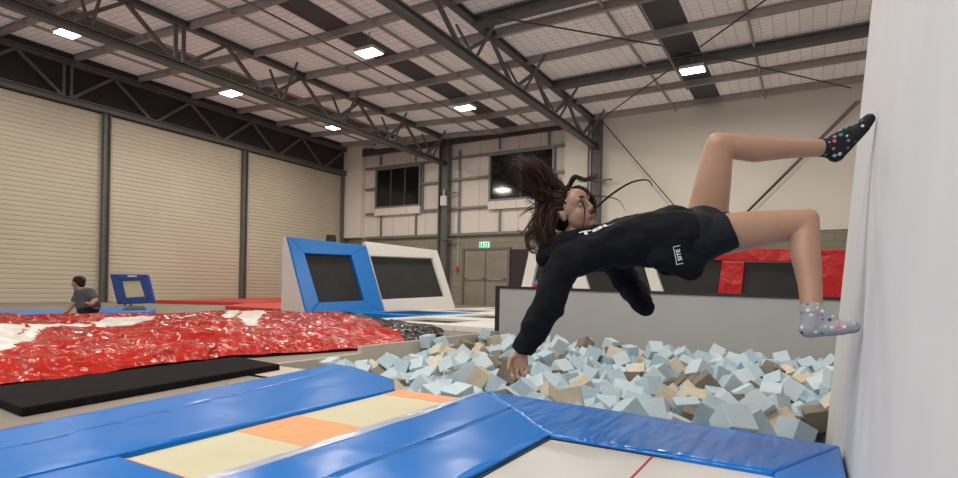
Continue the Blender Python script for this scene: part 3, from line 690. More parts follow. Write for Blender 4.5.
# ------------------------------------------------------------- foam cubes
fmats = [MAT['f_blue']] * 9 + [MAT['f_blue2']] * 10 + [MAT['f_tan']] * 2 + [MAT['f_cream']] * 2 + [MAT['f_brown']] * 3
S_ = .148; cubes = []
def inside2(x, y): return y < 2.95 and x < .15
protos = {}
def cube_mesh(m):
    if m.name not in protos:
        bm = box(BM(), (-S_/2, -S_/2, -S_/2), (S_/2, S_/2, S_/2)); bevel(bm, .006, 2)
        me = bpy.data.meshes.new('foam_cube'); bm.to_mesh(me); bm.free(); me.materials.append(m); protos[m.name] = me
    return protos[m.name]
POSES = """
-3868,3006,-380,49,261,611 -3690,3115,-419,602,95,591 -3390,3036,-337,302,17,596 -2885,3024,-344,559,45,170 -2659,2977,-311,67,7,469 -2298,2995,-308,620,208,196
-2040,3033,-306,135,190,579 -1847,3030,-280,330,27,511 -1517,2986,-273,497,138,550 -1228,3060,-323,166,73,92 -1018,3018,-293,116,253,624 -44,3007,-332,618,65,421
-3879,3262,-376,96,593,198 -3359,3225,-310,518,398,127 -3094,3313,-374,78,135,469 -2912,3175,-356,540,582,481 -2459,3216,-300,19,580,65 -1500,3232,-269,624,48,288
-1032,3307,-298,523,581,309 -654,3153,-342,445,600,429 -448,3253,-283,154,83,232 -171,3204,-310,515,249,101 -3908,3559,-333,396,568,163 -3696,3528,-363,568,563,430
-3401,3475,-339,190,589,178 -3145,3611,-399,416,122,131 -2889,3553,-400,49,77,125 -2690,3485,-329,163,225,43 -2444,3495,-302,492,207,527 -2077,3581,-325,206,561,111
-1787,3549,-312,56,346,547 -1494,3496,-346,215,556,513 -1247,3567,-348,426,68,458 -924,3590,-311,15,398,121 -788,3455,-323,518,416,533 -421,3485,-328,6,612,499
-3925,3829,-362,185,581,80 -3443,3824,-368,23,624,9 -3143,3843,-372,541,568,449 -2869,3874,-320,46,278,554 -2578,3760,-351,535,626,100 -2353,3828,-343,137,249,619
-2055,3778,-314,282,19,526 -1782,3747,-353,584,289,540 -1538,3862,-291,134,534,125 -1072,3822,-303,517,84,594 -687,3839,-298,276,18,465 -498,3816,-300,60,389,597
-53,3673,-260,306,48,80 -3844,4108,-364,491,21,502 -3694,4164,-329,529,270,6 -3449,3996,-354,591,235,152 -3077,4114,-378,66,566,575 -2813,4114,-342,481,537,554
-2355,4152,-350,296,69,607 -2008,4090,-313,605,280,128 -1243,3964,-313,465,49,495 -726,4041,-333,574,34,618 -3553,4376,-274,89,571,289 -3397,4353,-299,560,598,466
-3108,4253,-317,59,235,549 -2582,4340,-323,626,586,600 -2296,4324,-312,356,20,128 -1939,4240,-270,81,1,295 -1506,4249,-323,215,540,624 -1192,4360,-312,553,92,213
-984,4331,-323,46,19,366 -737,4226,-363,29,406,448 -496,4328,-314,523,71,390 -180,4391,-250,497,616,415 -3937,4535,-257,234,28,610 -3471,4587,-336,147,615,172
-2582,4552,-301,454,559,508 -2424,4608,-285,16,178,12 -2082,4602,-311,337,17,18 -1811,4662,-266,605,493,290 -1327,4638,-301,414,523,557 -738,4693,-308,493,525,186
-528,4594,-304,97,356,581 -219,4629,-298,258,612,132 72,4532,-313,445,614,172 319,4558,-301,398,52,494 -3937,4897,-270,504,534,106 -3618,4887,-288,433,27,624
-3462,4945,-274,104,189,119 -3158,4833,-333,623,225,507 -2882,4859,-315,521,30,363 -2571,4828,-311,192,459,618 -2415,4929,-384,107,47,450 -1586,4838,-328,156,619,162
-845,4885,-303,542,574,93 -474,4869,-326,40,598,539 -215,4984,-282,442,533,56 340,4859,-300,123,56,50 -3897,5157,-313,80,108,559 -3610,5136,-313,447,511,457
-3414,5131,-328,127,601,359 -2849,5148,-319,64,604,462 -2561,5028,-287,231,622,79 -2366,5088,-326,567,86,42 -2016,5127,-270,456,391,598 -1790,5215,-336,237,626,21
-1286,4977,-336,151,5,265 -1048,5038,-327,578,519,43 -699,5168,-304,39,205,129 -457,5133,-335,558,622,529 -186,5216,-299,245,22,26 -2,5118,-305,216,55,7
404,5161,-304,147,167,508 -3931,5454,-320,69,245,560 -3560,5474,-287,54,559,128 -3393,5418,-313,22,15,289 -3080,5344,-262,32,596,73 -2809,5411,-330,24,547,451
-2623,5315,-299,303,574,30 -2322,5389,-321,420,122,133 -2010,5460,-313,111,104,614 -1825,5383,-306,47,234,183 -1269,5496,-268,278,12,544 -746,5358,-306,155,24,348
-420,5354,-328,621,532,334 -129,5472,-301,446,615,213 74,5397,-300,518,596,49 338,5357,-322,55,578,350 -3390,5638,-308,135,227,22 -3067,5659,-330,14,574,277
-2621,5591,-242,146,211,540 -2324,5697,-326,57,245,6 -2021,5657,-248,100,501,109 -1799,5673,-315,561,397,497 -1639,5653,-313,595,52,103 -1041,5716,-336,433,35,586
-148,5721,-330,171,536,625 33,5633,-332,568,180,482 301,5674,-278,445,606,472 -3915,5957,-269,280,588,144 -3119,5936,-309,325,18,622 -2801,5872,-275,112,60,371
-2601,5934,-291,181,48,60 -2310,5957,-285,539,74,100 -2059,5832,-289,591,611,167 -1798,6057,-267,291,6,140 -1527,5796,-319,250,16,434 -1292,5912,-253,149,64,154
-1012,5909,-291,86,111,620 -728,5927,-280,188,552,144 -484,5822,-345,49,71,39 34,6002,-325,389,577,560 390,5981,-327,456,50,397 -3920,6246,-310,597,429,458
-3347,6292,-279,395,52,56 -3143,6156,-315,524,525,405 -2935,6056,-300,15,223,68 -2589,6225,-339,72,358,558 -2319,6144,-331,154,601,158 -2098,6217,-308,267,560,531
-1534,6228,-311,87,604,466 -1337,6102,-281,587,389,78 -768,6195,-286,624,395,412 -588,6130,-310,605,515,516 -197,6211,-307,604,224,16 133,6156,-314,100,589,306
322,6207,-300,99,619,1 -3866,6422,-299,135,119,84 -3671,6411,-321,400,601,100 -3376,6480,-276,580,502,424 -3121,6341,-305,123,270,42 -2802,6400,-313,535,623,418
-2613,6410,-348,487,345,609 -2326,6463,-288,136,553,99 -2064,6459,-298,582,575,380 -1771,6429,-280,10,146,181 -1588,6466,-274,102,244,531 -1234,6336,-276,574,47,481
-1059,6443,-263,223,606,553 -415,6395,-351,152,497,141 -182,6433,-268,552,111,155 12,6470,-346,367,27,493 289,6428,-336,625,97,328 -3901,6713,-349,496,7,185
-3608,6696,-292,353,136,35 -3369,6701,-319,412,27,128 -3080,6797,-260,534,194,58 -2829,6676,-242,354,602,65 -2549,6710,-309,81,264,60 -2359,6719,-262,68,533,209
-1572,6730,-301,83,150,50 -1181,6665,-317,534,66,40 -908,6756,-341,135,223,112 -747,6757,-266,453,549,142 -543,6810,-311,352,593,13 -201,6770,-240,30,300,26
140,6760,-256,499,523,469 335,6791,-341,394,39,588 -3888,6942,-294,122,596,169 -3642,6890,-326,610,573,528 -3345,6988,-290,32,262,175 -2555,7006,-332,477,567,550
-1911,6998,-268,26,563,154 -1572,6944,-316,123,60,129 -1239,6859,-326,117,592,305 -803,7045,-280,547,56,411 -496,6995,-343,484,66,42 -169,6949,-298,215,598,413
30,6968,-315,68,93,125 376,6975,-308,122,75,38 -3925,7283,-285,115,29,79 -3412,7293,-295,74,6,541 -2933,7219,-312,109,6,494 -2594,7204,-361,337,24,27
-2279,7266,-284,28,333,520 -2116,7313,-323,79,296,10 -1744,7298,-317,11,412,391 -1535,7329,-314,75,37,19 -1336,7291,-330,212,5,512 -692,7257,-303,60,412,20
-435,7347,-324,461,8,579 -177,7272,-305,82,380,598 49,7316,-336,392,16,426 -3746,3104,-282,215,616,452 -3257,2949,-248,616,240,610 -3132,2966,-361,293,3,23
-3009,3047,-272,556,39,164 -2754,2969,-202,528,266,94 -2475,2969,-337,111,581,172 -2043,2965,-169,135,190,579 -1876,2972,-153,625,31,448 -1692,2940,-192,157,557,0
-813,2985,-308,3,610,460 -672,2988,-301,160,586,460 -487,3042,-325,506,74,58 -3534,3226,-265,180,42,184 -3204,3253,-264,550,47,494 -2615,3314,-323,431,610,615
-2000,3244,-353,536,364,69 -1372,3144,-222,227,567,619 -933,3423,-218,58,409,47 -592,3191,-220,166,196,39 -336,3126,-246,164,71,557 -249,3251,-171,513,593,547
-3821,3427,-282,248,76,50 -3780,3691,-349,459,623,382 -3526,3400,-321,430,186,617 -3180,3459,-311,113,289,34 -2943,3406,-361,60,571,34 -2801,3442,-254,109,235,600
-2445,3651,-275,618,103,177 -2208,3692,-281,592,584,424 -1737,3616,-188,308,536,29 -1157,3462,-288,122,237,523 -972,3717,-231,391,22,4 -672,3362,-272,403,72,509
-311,3351,-289,562,413,602 -213,3547,-303,394,58,570 -3954,3692,-282,9,256,160 -3645,3812,-353,599,62,167 -3283,3858,-273,551,24,363 -2688,3870,-281,281,587,609
-2463,3832,-246,243,6,185 -2200,3890,-299,95,85,104 -2013,3762,-180,481,508,3 -1839,3734,-225,263,3,181 -1601,3731,-243,75,56,516 -633,3674,-202,328,616,35
-327,3847,-279,545,558,42 -107,3861,-262,574,49,344 -3951,3993,-265,170,28,471 -3704,4042,-259,524,24,305 -3518,4152,-301,73,136,244 -2657,4009,-297,428,30,125
-1794,4024,-311,507,13,284 -1597,4046,-280,233,616,493 -1270,4131,-256,285,11,32 -976,4066,-281,45,93,380 -560,4076,-240,498,586,332 -398,4061,-332,512,1,378
-141,4166,-299,260,539,43 -3899,4267,-298,190,551,200 -3747,4376,-278,571,19,469 -3209,4396,-261,267,87,98 -2903,4229,-296,127,540,604 -2672,4348,-209,134,429,595
-2150,4350,-230,391,557,616 -2033,4454,-289,83,13,493 -1705,4345,-316,420,585,483 -1129,4208,-261,540,19,25 -1029,4373,-197,462,107,560 -713,4153,-228,107,230,107
-349,4427,-257,604,251,566 -3938,4377,-218,605,77,167 -3629,4525,-334,518,504,127 -3067,4584,-304,33,574,101 -2872,4563,-303,435,71,33 -2426,4449,-271,11,307,604
-1999,4753,-263,454,141,552 -1457,4489,-357,280,101,609 -1006,4564,-352,576,20,71 -858,4436,-270,86,240,10 -612,4767,-290,24,12,51 198,4538,-204,343,74,41
401,4541,-180,82,605,157 -3915,4731,-236,63,557,303 -3496,4740,-241,537,605,33 -3039,4934,-232,28,247,68 -2809,4739,-277,75,47,191 -2710,4821,-211,200,391,20
-2111,4956,-296,188,14,613 -1838,4912,-292,469,214,585 -1377,4847,-322,432,519,608 -806,5020,-239,270,565,106 -650,4979,-314,529,549,357 78,4838,-303,494,27,154
316,5004,-219,408,49,38 -3767,5220,-285,535,34,328 -3362,5128,-196,504,25,55 -3063,5154,-347,624,44,57 -2719,5154,-259,219,627,479 -2737,5003,-248,501,208,27
-2425,5074,-190,609,249,6 -2237,5209,-311,237,38,434 -1769,5083,-272,82,344,617 -1587,5050,-317,86,53,17 -1372,5155,-266,524,141,544 -1053,4896,-301,418,125,572
-662,5221,-178,293,44,82 -212,5345,-211,221,580,607 -108,5088,-214,129,55,7 -3769,5422,-259,276,57,125 -3499,5594,-227,550,585,560 -2877,5330,-221,23,75,472
-2713,5297,-191,166,102,8 -2435,5262,-228,595,329,555 -2171,5474,-250,531,364,5 -1881,5282,-225,43,381,122 -1595,5435,-285,586,607,320 -1124,5395,-314,193,38,535
-890,5314,-230,589,23,497 -592,5389,-258,451,585,53 -4,5504,-221,448,25,366 95,5275,-211,208,602,36 344,5469,-232,107,230,126 -3668,5645,-227,174,24,408
-3222,5637,-266,397,591,458 -2937,5673,-246,63,613,165 -2726,5732,-278,276,31,552 -2491,5748,-301,113,344,571 -1957,5743,-132,431,604,506 -1849,5824,-238,111,613,562
-878,5747,-253,450,16,133 -795,5570,-238,352,567,520 -507,5619,-315,86,560,293 174,5556,-235,511,559,153 411,5720,-170,23,348,621 -3930,5766,-269,169,29,13
-3666,5860,-310,32,504,36 -3296,5916,-329,165,612,225 -2987,5913,-202,584,557,367 -2821,5793,-161,111,254,55 -2477,5914,-200,575,626,477 -2148,5967,-263,7,567,22
-1830,6088,-133,449,9,153 -1455,5942,-235,493,190,18 -1340,5728,-236,498,508,71 -1152,5816,-213,70,93,14 -693,6048,-208,252,573,552 355,5901,-216,151,577,125
-3655,6219,-299,553,594,49 -3551,6072,-234,564,599,592 -2645,6097,-278,545,73,132 -2302,6276,-230,577,566,550 -2017,6137,-224,382,561,531 -1765,6222,-263,170,212,605
-1384,6234,-257,233,598,206 -1136,6066,-256,328,40,615 -958,6204,-273,107,182,122 -23,6209,-258,458,221,5 146,6323,-264,490,564,627 293,6287,-187,50,281,590
-3767,6564,-260,189,38,122 -3244,6575,-267,482,568,518 -3003,6406,-245,469,573,42 -2715,6285,-246,230,612,409 -2564,6398,-216,595,615,462 -2183,6381,-263,532,47,254
-2012,6637,-287,587,605,129 -1740,6379,-145,620,307,97 -1506,6375,-200,550,274,96 -1316,6468,-239,23,197,511 -1169,6452,-155,103,541,369 -742,6553,-257,83,535,343
-311,6520,-238,436,193,40 383,6426,-220,592,88,323 -3814,6775,-232,276,497,54 -3662,6680,-161,250,136,35 -3492,6823,-274,446,406,563 -3247,6817,-243,86,53,167
-2696,6798,-279,602,66,372 -2611,6568,-251,203,550,109 -1850,6663,-252,196,590,585 -1495,6566,-231,560,407,0 -1029,6638,-276,388,575,161 -885,6859,-244,536,615,288
-715,6911,-225,386,22,2 -482,6589,-297,20,247,152 -381,6830,-274,290,10,6 -3931,6910,-163,503,593,8 -3659,7045,-241,541,286,566 -3322,7145,-271,72,85,74
-3075,6985,-297,537,100,232 -2490,6892,-268,392,63,25 -2312,6911,-282,410,5,604 -1980,6799,-268,589,35,417 -1412,6882,-298,446,503,148 -1174,6985,-284,508,594,126
-1004,7062,-317,131,82,414 -653,7114,-246,261,578,91 -396,6983,-238,13,564,313 23,6866,-214,108,42,346 399,7117,-236,82,42,605 -3940,7405,-193,13,579,465
-3620,7301,-335,602,382,141 -3527,7167,-229,184,36,420 -3162,7268,-295,125,90,492 -3056,7151,-273,59,252,534 -2576,7175,-217,628,25,544 -2219,7229,-157,462,32,589
-2121,7157,-281,28,548,110 -1532,7127,-289,616,21,114 -573,7397,-258,84,113,364 -95,7403,-278,45,257,73 421,7413,-336,2,328,144 -3536,3075,-346,622,519,132
-3133,2952,-173,332,82,7 -3181,3125,-317,109,23,325 -2791,3124,-236,30,60,360 -2917,2960,-157,553,26,447 -1888,3181,-215,468,422,95 -1649,3112,-191,514,29,333
-1169,3171,-231,550,32,197 -812,3156,-272,598,365,616 -218,2960,-238,114,118,116 -3925,3111,-279,116,591,594 -3731,3265,-293,628,121,331 -3590,2966,-273,251,47,125
-3329,3141,-169,617,378,540 -2833,3269,-273,216,625,515 -2649,3204,-217,562,67,354 -2176,3201,-333,609,24,148 -1989,3378,-289,162,75,484 -1807,3251,-323,493,107,109
-1678,3263,-193,405,528,66 -1246,3303,-287,239,124,586 -788,3567,-215,67,102,532 -427,3227,-116,587,20,458 -309,3062,-118,558,617,377 -3947,3601,-161,609,556,180
-3801,3743,-200,514,168,180 -3322,3378,-246,105,526,558 -3162,3386,-189,519,612,16 -2994,3353,-229,135,236,94 -2607,3597,-248,90,615,500 -2342,3322,-262,441,134,29
-2185,3433,-272,150,38,90 -1723,3382,-266,79,595,479 -1604,3548,-275,245,604,455 -1265,3321,-148,23,290,35 -833,3730,-250,121,92,447 -577,3533,-239,289,8,483
-353,3648,-253,546,225,534 -3951,3816,-209,609,212,451 -3767,3883,-275,528,41,316 -3507,3645,-332,170,6,288 -2955,4002,-331,450,601,81 -2726,3629,-364,386,623,194
-2335,3836,-158,54,627,502 -2160,3735,-152,209,15,176 -1909,3766,-69,203,625,169 -1874,3908,-276,49,239,0 -1710,3834,-199,377,46,525 -1253,3724,-301,90,589,580
-872,3882,-310,33,66,567 -629,3836,-168,240,514,581 -427,3920,-214,79,54,567 -251,3905,-173,74,558,42 -3954,3949,-129,480,28,471 -3785,3957,-154,561,540,215
-3362,4190,-299,41,155,525 -3242,4010,-335,384,39,612 -2511,4067,-249,435,587,610 -2507,3990,-389,99,41,142 -2041,3962,-212,559,594,279 -1666,4189,-291,581,603,513
-1409,4046,-255,57,122,400 -1353,4294,-266,13,228,627 -673,4376,-306,511,62,175 -433,4219,-243,619,272,515 -241,4030,-240,203,568,451 -3816,4207,-202,421,553,561
-3063,4365,-230,18,64,472 -2927,4453,-164,70,262,31 -2843,4371,-278,285,30,573 -2693,4204,-272,482,32,577 -1943,4348,-179,543,552,139 -1783,4162,-218,400,46,29
-1640,4556,-285,214,573,438 -1552,4381,-256,409,605,219 -1150,4485,-245,49,52,626 -885,4238,-253,542,80,408 -3773,4799,-297,483,350,15 -3639,4642,-224,498,32,208
-3108,4528,-171,574,594,265 -2730,4613,-237,78,550,85 -2564,4477,-174,536,559,508 -1852,4494,-272,149,81,626 -1116,4698,-278,22,33,49 -700,4892,-197,17,552,19
-385,4673,-232,454,103,11 234,4717,-269,285,552,586 -3801,4617,-193,396,554,114 -3328,4725,-309,150,66,149 -2865,4628,-159,111,561,467 -2375,4775,-315,60,59,626
-1967,4905,-203,169,65,587 -1477,4967,-259,35,569,529 -795,5141,-134,561,604,564 -547,5084,-239,593,547,98 -222,4769,-223,627,431,150 47,4692,-301,606,575,8
418,5121,-139,8,409,452 -3489,5273,-262,67,345,555 -3754,5025,-265,164,16,85 -3275,4996,-215,622,567,364 -3139,5049,-270,45,38,228 -2393,4909,-224,203,572,143
-2246,4984,-270,19,555,129 -1913,5073,-188,567,235,577 -1638,5234,-259,588,37,168 -1367,5332,-236,359,607,17 -1183,5073,-237,83,551,324 -907,5157,-265,614,559,361
-350,5211,-266,35,378,11 -379,4990,-269,542,75,426 186,5139,-229,25,146,222 -3644,5336,-202,112,561,180 -3368,5782,-224,133,569,151 -3240,5418,-290,2,439,438
-2984,5179,-213,88,499,49 -2518,5455,-239,233,615,549 -2373,5553,-303,71,557,222 -2335,5374,-178,182,122,133 -1888,5554,-242,379,623,199 -1207,5481,-137,351,8,176
-1047,5252,-317,30,626,520 -1164,5230,-207,72,424,43 -487,5497,-227,43,567,502 207,5124,-91,618,317,34 410,5558,-138,191,545,127 -3924,5624,-258,456,247,0
-3768,5562,-121,610,112,56 -3127,5776,-224,58,585,73 -2780,5617,-193,371,31,100 -2616,5788,-181,437,577,409 -1645,5760,-185,534,80,563 -1470,5592,-271,535,21,272
-1152,5598,-293,582,82,531 -674,5735,-312,76,552,284 -622,5626,-232,403,569,76 -257,5581,-277,34,365,516 220,5436,-162,103,549,525 -3956,5548,-101,150,615,157
-3620,5879,-179,71,504,36 -3533,5758,-309,602,300,547 -2807,6032,-195,103,368,79 -2883,5661,-91,65,57,116 -2421,5958,-73,185,45,69 -2356,6075,-193,604,447,234
-2186,6121,-206,204,37,28 -1778,5916,-138,95,206,119 -1646,5913,-272,105,553,5 -900,6029,-301,533,37,398 -301,5985,-334,280,109,617 -134,6037,-309,597,593,479
187,5938,-298,264,76,503 153,5771,-241,10,382,121 -3735,6047,-271,456,68,163 -3367,6062,-261,92,567,175 -3054,6067,-201,79,575,159 -2256,6349,-104,71,39,274
-1977,5972,-198,64,389,2 -1282,6202,-152,563,53,548 -1108,6221,-220,202,593,147 -966,6343,-173,417,27,39 -647,6289,-232,20,239,441 -472,6247,-262,244,605,94
-295,6316,-222,361,30,90 232,6458,-137,127,564,368 -3577,6519,-298,16,281,101 -3207,6457,-197,512,91,567 -2390,6410,-172,582,253,628 -2197,6620,-256,467,573,458
-1919,6300,-226,622,583,596 -1608,6081,-256,253,34,105 -1439,6307,-95,6,72,216 -1242,6610,-187,365,66,40 -920,6556,-219,198,559,581 -811,6372,-227,17,5,509
-543,6441,-242,95,125,385 -334,6688,-221,369,460,593 141,6493,-259,144,557,625 393,6559,-127,396,582,173 -3817,6759,-85,522,183,54 -3581,6856,-167,603,406,562
-3432,6740,-176,560,589,91 -2478,6547,-295,106,84,416 -1705,6583,-224,134,228,574 -1367,6642,-307,97,527,119 -907,6998,-153,250,46,12 -575,7012,-188,528,582,534
-596,6694,-217,61,593,13 -16,6626,-281,67,16,472 391,6626,-281,87,104,118 -3289,7256,-163,559,44,484 -2836,6927,-308,358,173,615 -2371,6826,-161,434,52,141
-2159,6763,-291,11,371,149 -1723,7062,-293,511,233,606 -1438,7016,-193,525,285,562 -1129,7165,-317,224,626,587 -1020,6926,-253,241,20,597 -817,7378,-316,208,0,394
-232,6995,-177,97,603,21 -324,7142,-281,608,336,105 179,6943,-241,373,595,20 340,7263,-270,109,560,484 -3951,7417,-36,169,607,469 -3557,7384,-240,602,229,101
-3183,7401,-216,231,594,628 -2729,7081,-291,51,582,36 -2152,6974,-238,450,419,43 -1316,7108,-298,617,601,601 -1177,7390,-286,527,91,597 -1024,7314,-320,588,300,92
-916,7185,-228,178,602,112 -499,7187,-229,482,536,532 153,7244,-265,411,58,477 168,7098,-303,65,613,624 -3632,2929,-474,575,542,440 -3496,2965,-479,479,21,276
-3287,2973,-464,548,611,463 -2952,2938,-489,553,196,47 -2766,2961,-439,449,591,621 -2598,2978,-441,64,19,453 -2285,2929,-465,313,37,512 -2137,2963,-460,51,396,508
-1951,2925,-428,135,396,584 -1791,2923,-396,401,17,72 -1602,2951,-423,154,18,216 -1430,2946,-414,14,294,507 -1257,2921,-450,167,9,287 -1116,2958,-444,87,558,231
-949,2924,-419,87,399,560 -761,2942,-462,497,581,507 -564,2922,-432,49,85,346 -426,2931,-448,215,220,611 -220,2946,-397,138,32,391 -73,2934,-485,567,596,256
-3999,3107,-453,177,56,623 -3157,3144,-467,508,41,523 -2629,3102,-486,569,588,350 -2294,3122,-449,593,591,6 -2132,3097,-492,1,96,61 -1951,3109,-458,188,91,6
-1780,3097,-433,255,26,516 -1608,3126,-406,480,107,4 -1438,3120,-416,505,62,557 -1258,3132,-491,476,603,233 -1098,3144,-405,511,387,538 -910,3143,-405,212,6,56
-745,3090,-483,552,248,105 -557,3101,-497,503,604,376 -390,3147,-431,602,588,333 -227,3096,-410,536,625,260 -50,3105,-478,319,125,7 -3641,3299,-442,6,31,339
-3469,3287,-464,99,556,226 -3311,3274,-467,12,572,447 -2784,3288,-450,49,347,495 -2599,3284,-462,600,34,113 -2437,3301,-435,588,129,171 -2299,3302,-397,492,9,459
-2115,3304,-490,92,565,72 -1935,3301,-499,396,40,518 -1765,3317,-453,605,26,375 -1623,3313,-391,87,508,50 -1415,3278,-419,101,106,487 -1232,3300,-436,542,508,254
-1079,3294,-478,117,43,428 -911,3267,-388,76,64,421 -747,3299,-445,558,366,572 -565,3293,-411,459,625,388 -437,3290,-470,442,93,171 -238,3306,-458,512,83,148
-93,3307,-413,89,372,51 -3961,3475,-479,115,573,180 -3613,3453,-484,556,433,138 -3482,3482,-492,542,406,147 -3290,3460,-487,576,79,622 -3130,3469,-497,81,588,12
-2764,3449,-446,167,385,30 -2594,3473,-461,414,612,166 -2454,3475,-492,204,29,235 -2300,3460,-416,78,39,135 -2112,3475,-452,207,65,570 -1948,3462,-428,52,621,311
-1791,3458,-477,34,400,158 -1628,3437,-480,598,376,6 -1436,3472,-494,608,380,591 -1277,3436,-443,209,558,622 -1117,3474,-467,375,611,499 -935,3446,-402,187,613,423
-607,3469,-392,279,586,514 -385,3486,-496,383,628,61 -252,3481,-486,75,66,277 -90,3474,-412,418,6,500 -3985,3614,-456,79,580,396 -3642,3646,-469,532,86,361
-3447,3652,-496,505,11,107 -3326,3624,-435,136,13,60 -2430,3637,-473,374,81,99 -2283,3607,-400,99,29,511 -2112,3644,-491,627,419,491 -1926,3625,-422,504,40,326
-1780,3626,-490,74,274,567 -1578,3659,-427,439,579,230 -1406,3657,-442,8,304,85 -1272,3656,-478,64,545,115 -1082,3602,-411,469,556,413 -905,3617,-488,346,563,85
-734,3642,-383,595,596,47 -591,3628,-437,608,539,134 -412,3653,-403,377,30,24 -262,3632,-436,61,603,287 -72,3659,-406,1,47,103 -3276,3798,-470,556,529,597
-2969,3797,-454,580,578,583 -2789,3795,-448,411,608,8 -2616,3803,-491,357,20,54 -2440,3792,-488,501,579,615 -2255,3781,-454,590,54,270 -2083,3789,-453,627,592,322
-1965,3784,-476,34,41,424 -1762,3819,-499,346,594,50 -1601,3786,-434,67,130,11 -1406,3781,-381,216,18,586 -1244,3781,-477,623,240,127 -1088,3793,-487,493,612,597
-941,3778,-458,70,26,293 -720,3829,-470,415,50,522 -591,3771,-459,288,590,110 -408,3797,-436,517,364,601 -219,3781,-384,531,90,174 -97,3829,-451,617,279,33
-3962,3999,-468,83,550,515 -3814,3949,-478,429,596,503 -3648,3976,-432,544,9,550 -3313,3998,-496,487,584,246 -3128,3966,-476,543,88,391 -2767,3966,-446,225,181,596
-2626,3962,-472,482,96,20 -2278,3995,-436,125,422,122 -2114,3981,-486,51,363,553 -1953,3951,-401,573,369,68 -1800,3990,-478,6,292,150 -1592,3980,-448,121,7,599
-1433,3985,-381,24,339,8 -1236,3990,-460,513,602,91 -1096,3945,-423,58,534,582 -945,3954,-444,567,48,244 -740,3972,-476,344,538,62 -573,3961,-408,526,591,573
-436,3966,-463,156,528,141 -214,3947,-390,514,564,584 -70,3963,-398,436,6,248 -3497,4157,-447,608,5,424 -3289,4123,-452,43,182,48 -2939,4139,-485,61,379,496
-2597,4142,-431,423,12,13 -2276,4133,-487,56,611,122 -2116,4122,-451,543,364,63 -1958,4140,-480,79,206,599 -1769,4134,-492,357,17,103 -1573,4139,-448,310,541,41
-1429,4122,-473,5,609,451 -1284,4152,-410,622,283,449 -1074,4120,-420,444,570,409 -905,4140,-418,563,590,510 -745,4133,-494,114,547,181 -580,4167,-398,269,13,444
-395,4165,-476,182,60,575 -226,4119,-435,200,34,559 -63,4163,-483,592,19,391 -3983,4340,-427,327,620,96 -3798,4290,-496,18,533,9 -3622,4303,-403,554,11,539
-3473,4328,-459,250,581,138 -3296,4313,-428,599,333,584 -3148,4314,-468,500,420,510 -2959,4306,-463,84,582,607 -2764,4315,-425,83,430,510 -2628,4340,-485,2,627,407
-2455,4281,-443,527,73,428 -2307,4321,-463,584,16,516 -2102,4285,-384,56,3,32 -1925,4312,-408,120,529,460 -1769,4338,-499,79,122,619 -1587,4314,-453,580,516,7
-1416,4295,-443,472,234,75 -1233,4309,-476,7,583,340 -1083,4294,-478,559,406,124 -897,4314,-459,19,17,285 -758,4324,-467,94,549,251 -571,4324,-488,404,66,162
-414,4292,-453,197,557,592 -217,4328,-414,595,2,364 -93,4316,-386,382,27,97 -4001,4463,-400,86,269,59 -3825,4451,-386,377,602,137 -3665,4503,-471,180,503,128
-3480,4468,-474,580,119,491 -3312,4500,-388,306,32,556 -3148,4459,-384,507,585,11 -2964,4453,-391,353,24,136 -2765,4469,-420,136,547,625 -2611,4486,-470,563,257,522
-2459,4460,-461,212,571,452 -2290,4467,-442,500,501,448 -2133,4460,-398,611,220,4 -1947,4472,-456,574,481,73 -1773,4478,-414,213,598,122 -1619,4498,-469,559,91,397
-1407,4509,-494,604,51,247 -1245,4498,-380,223,6,39 -1067,4455,-490,414,571,3 -937,4493,-495,23,614,512 -735,4487,-408,75,21,332 -552,4463,-430,200,535,554
-400,4458,-413,389,60,40 -260,4504,-447,544,94,101 -80,4496,-407,89,307,581 -3974,4644,-385,460,437,59 -3804,4642,-386,143,591,179 -3633,4650,-437,28,586,479
-3482,4671,-491,628,30,109 -3314,4628,-433,91,0,324 -3103,4647,-432,459,93,160 -2990,4646,-441,35,575,74 -2782,4655,-440,456,16,57 -2617,4642,-436,585,344,601
-2474,4671,-430,295,31,595 -2265,4634,-380,18,571,258 -2091,4655,-482,571,434,606 -1920,4676,-416,138,44,585 -1793,4631,-404,150,449,604 -1584,4661,-399,537,534,209
-1420,4673,-411,522,607,131 -1245,4669,-456,610,536,402 -1120,4659,-442,13,355,87 -897,4655,-395,527,614,374 -721,4666,-453,130,525,186 -576,4670,-457,370,82,605
-406,4646,-423,26,389,626 -224,4637,-477,276,577,52 -57,4651,-455,123,7,198 129,4627,-431,493,439,49 242,4668,-425,121,26,106 442,4635,-388,469,511,507
-3979,4800,-397,578,253,146 -3839,4824,-441,512,113,398 -3651,4839,-457,536,243,14 -3496,4805,-407,595,140,434 -3309,4835,-401,45,89,522 -2980,4836,-480,476,68,406
-2808,4837,-450,64,42,337 -2632,4840,-476,504,11,353 -2450,4799,-472,190,548,607 -2258,4827,-401,95,576,324 -2138,4797,-406,488,609,514 -1917,4832,-433,514,371,6
-1772,4797,-384,87,548,20 -1577,4847,-468,617,167,469 -1436,4826,-486,289,78,615 -1234,4792,-384,174,202,544 -1092,4832,-465,456,615,382 -946,4846,-462,190,97,166
-737,4849,-424,470,543,573 -595,4799,-434,618,444,254 -407,4828,-481,510,452,459 -212,4813,-385,185,64,112 -59,4802,-438,111,5,220 118,4839,-483,256,622,620
250,4849,-455,9,225,436 444,4849,-436,47,517,317 -3965,5013,-490,598,14,136 -3834,4974,-399,260,32,594 -3647,4990,-415,349,64,554 -3453,4964,-429,22,337,42
-3293,4983,-388,625,304,44 -3135,4966,-479,144,245,586 -2969,4999,-386,330,539,76 -2782,4999,-430,21,594,477 -2591,4962,-470,549,19,372 -2476,4998,-499,414,10,389
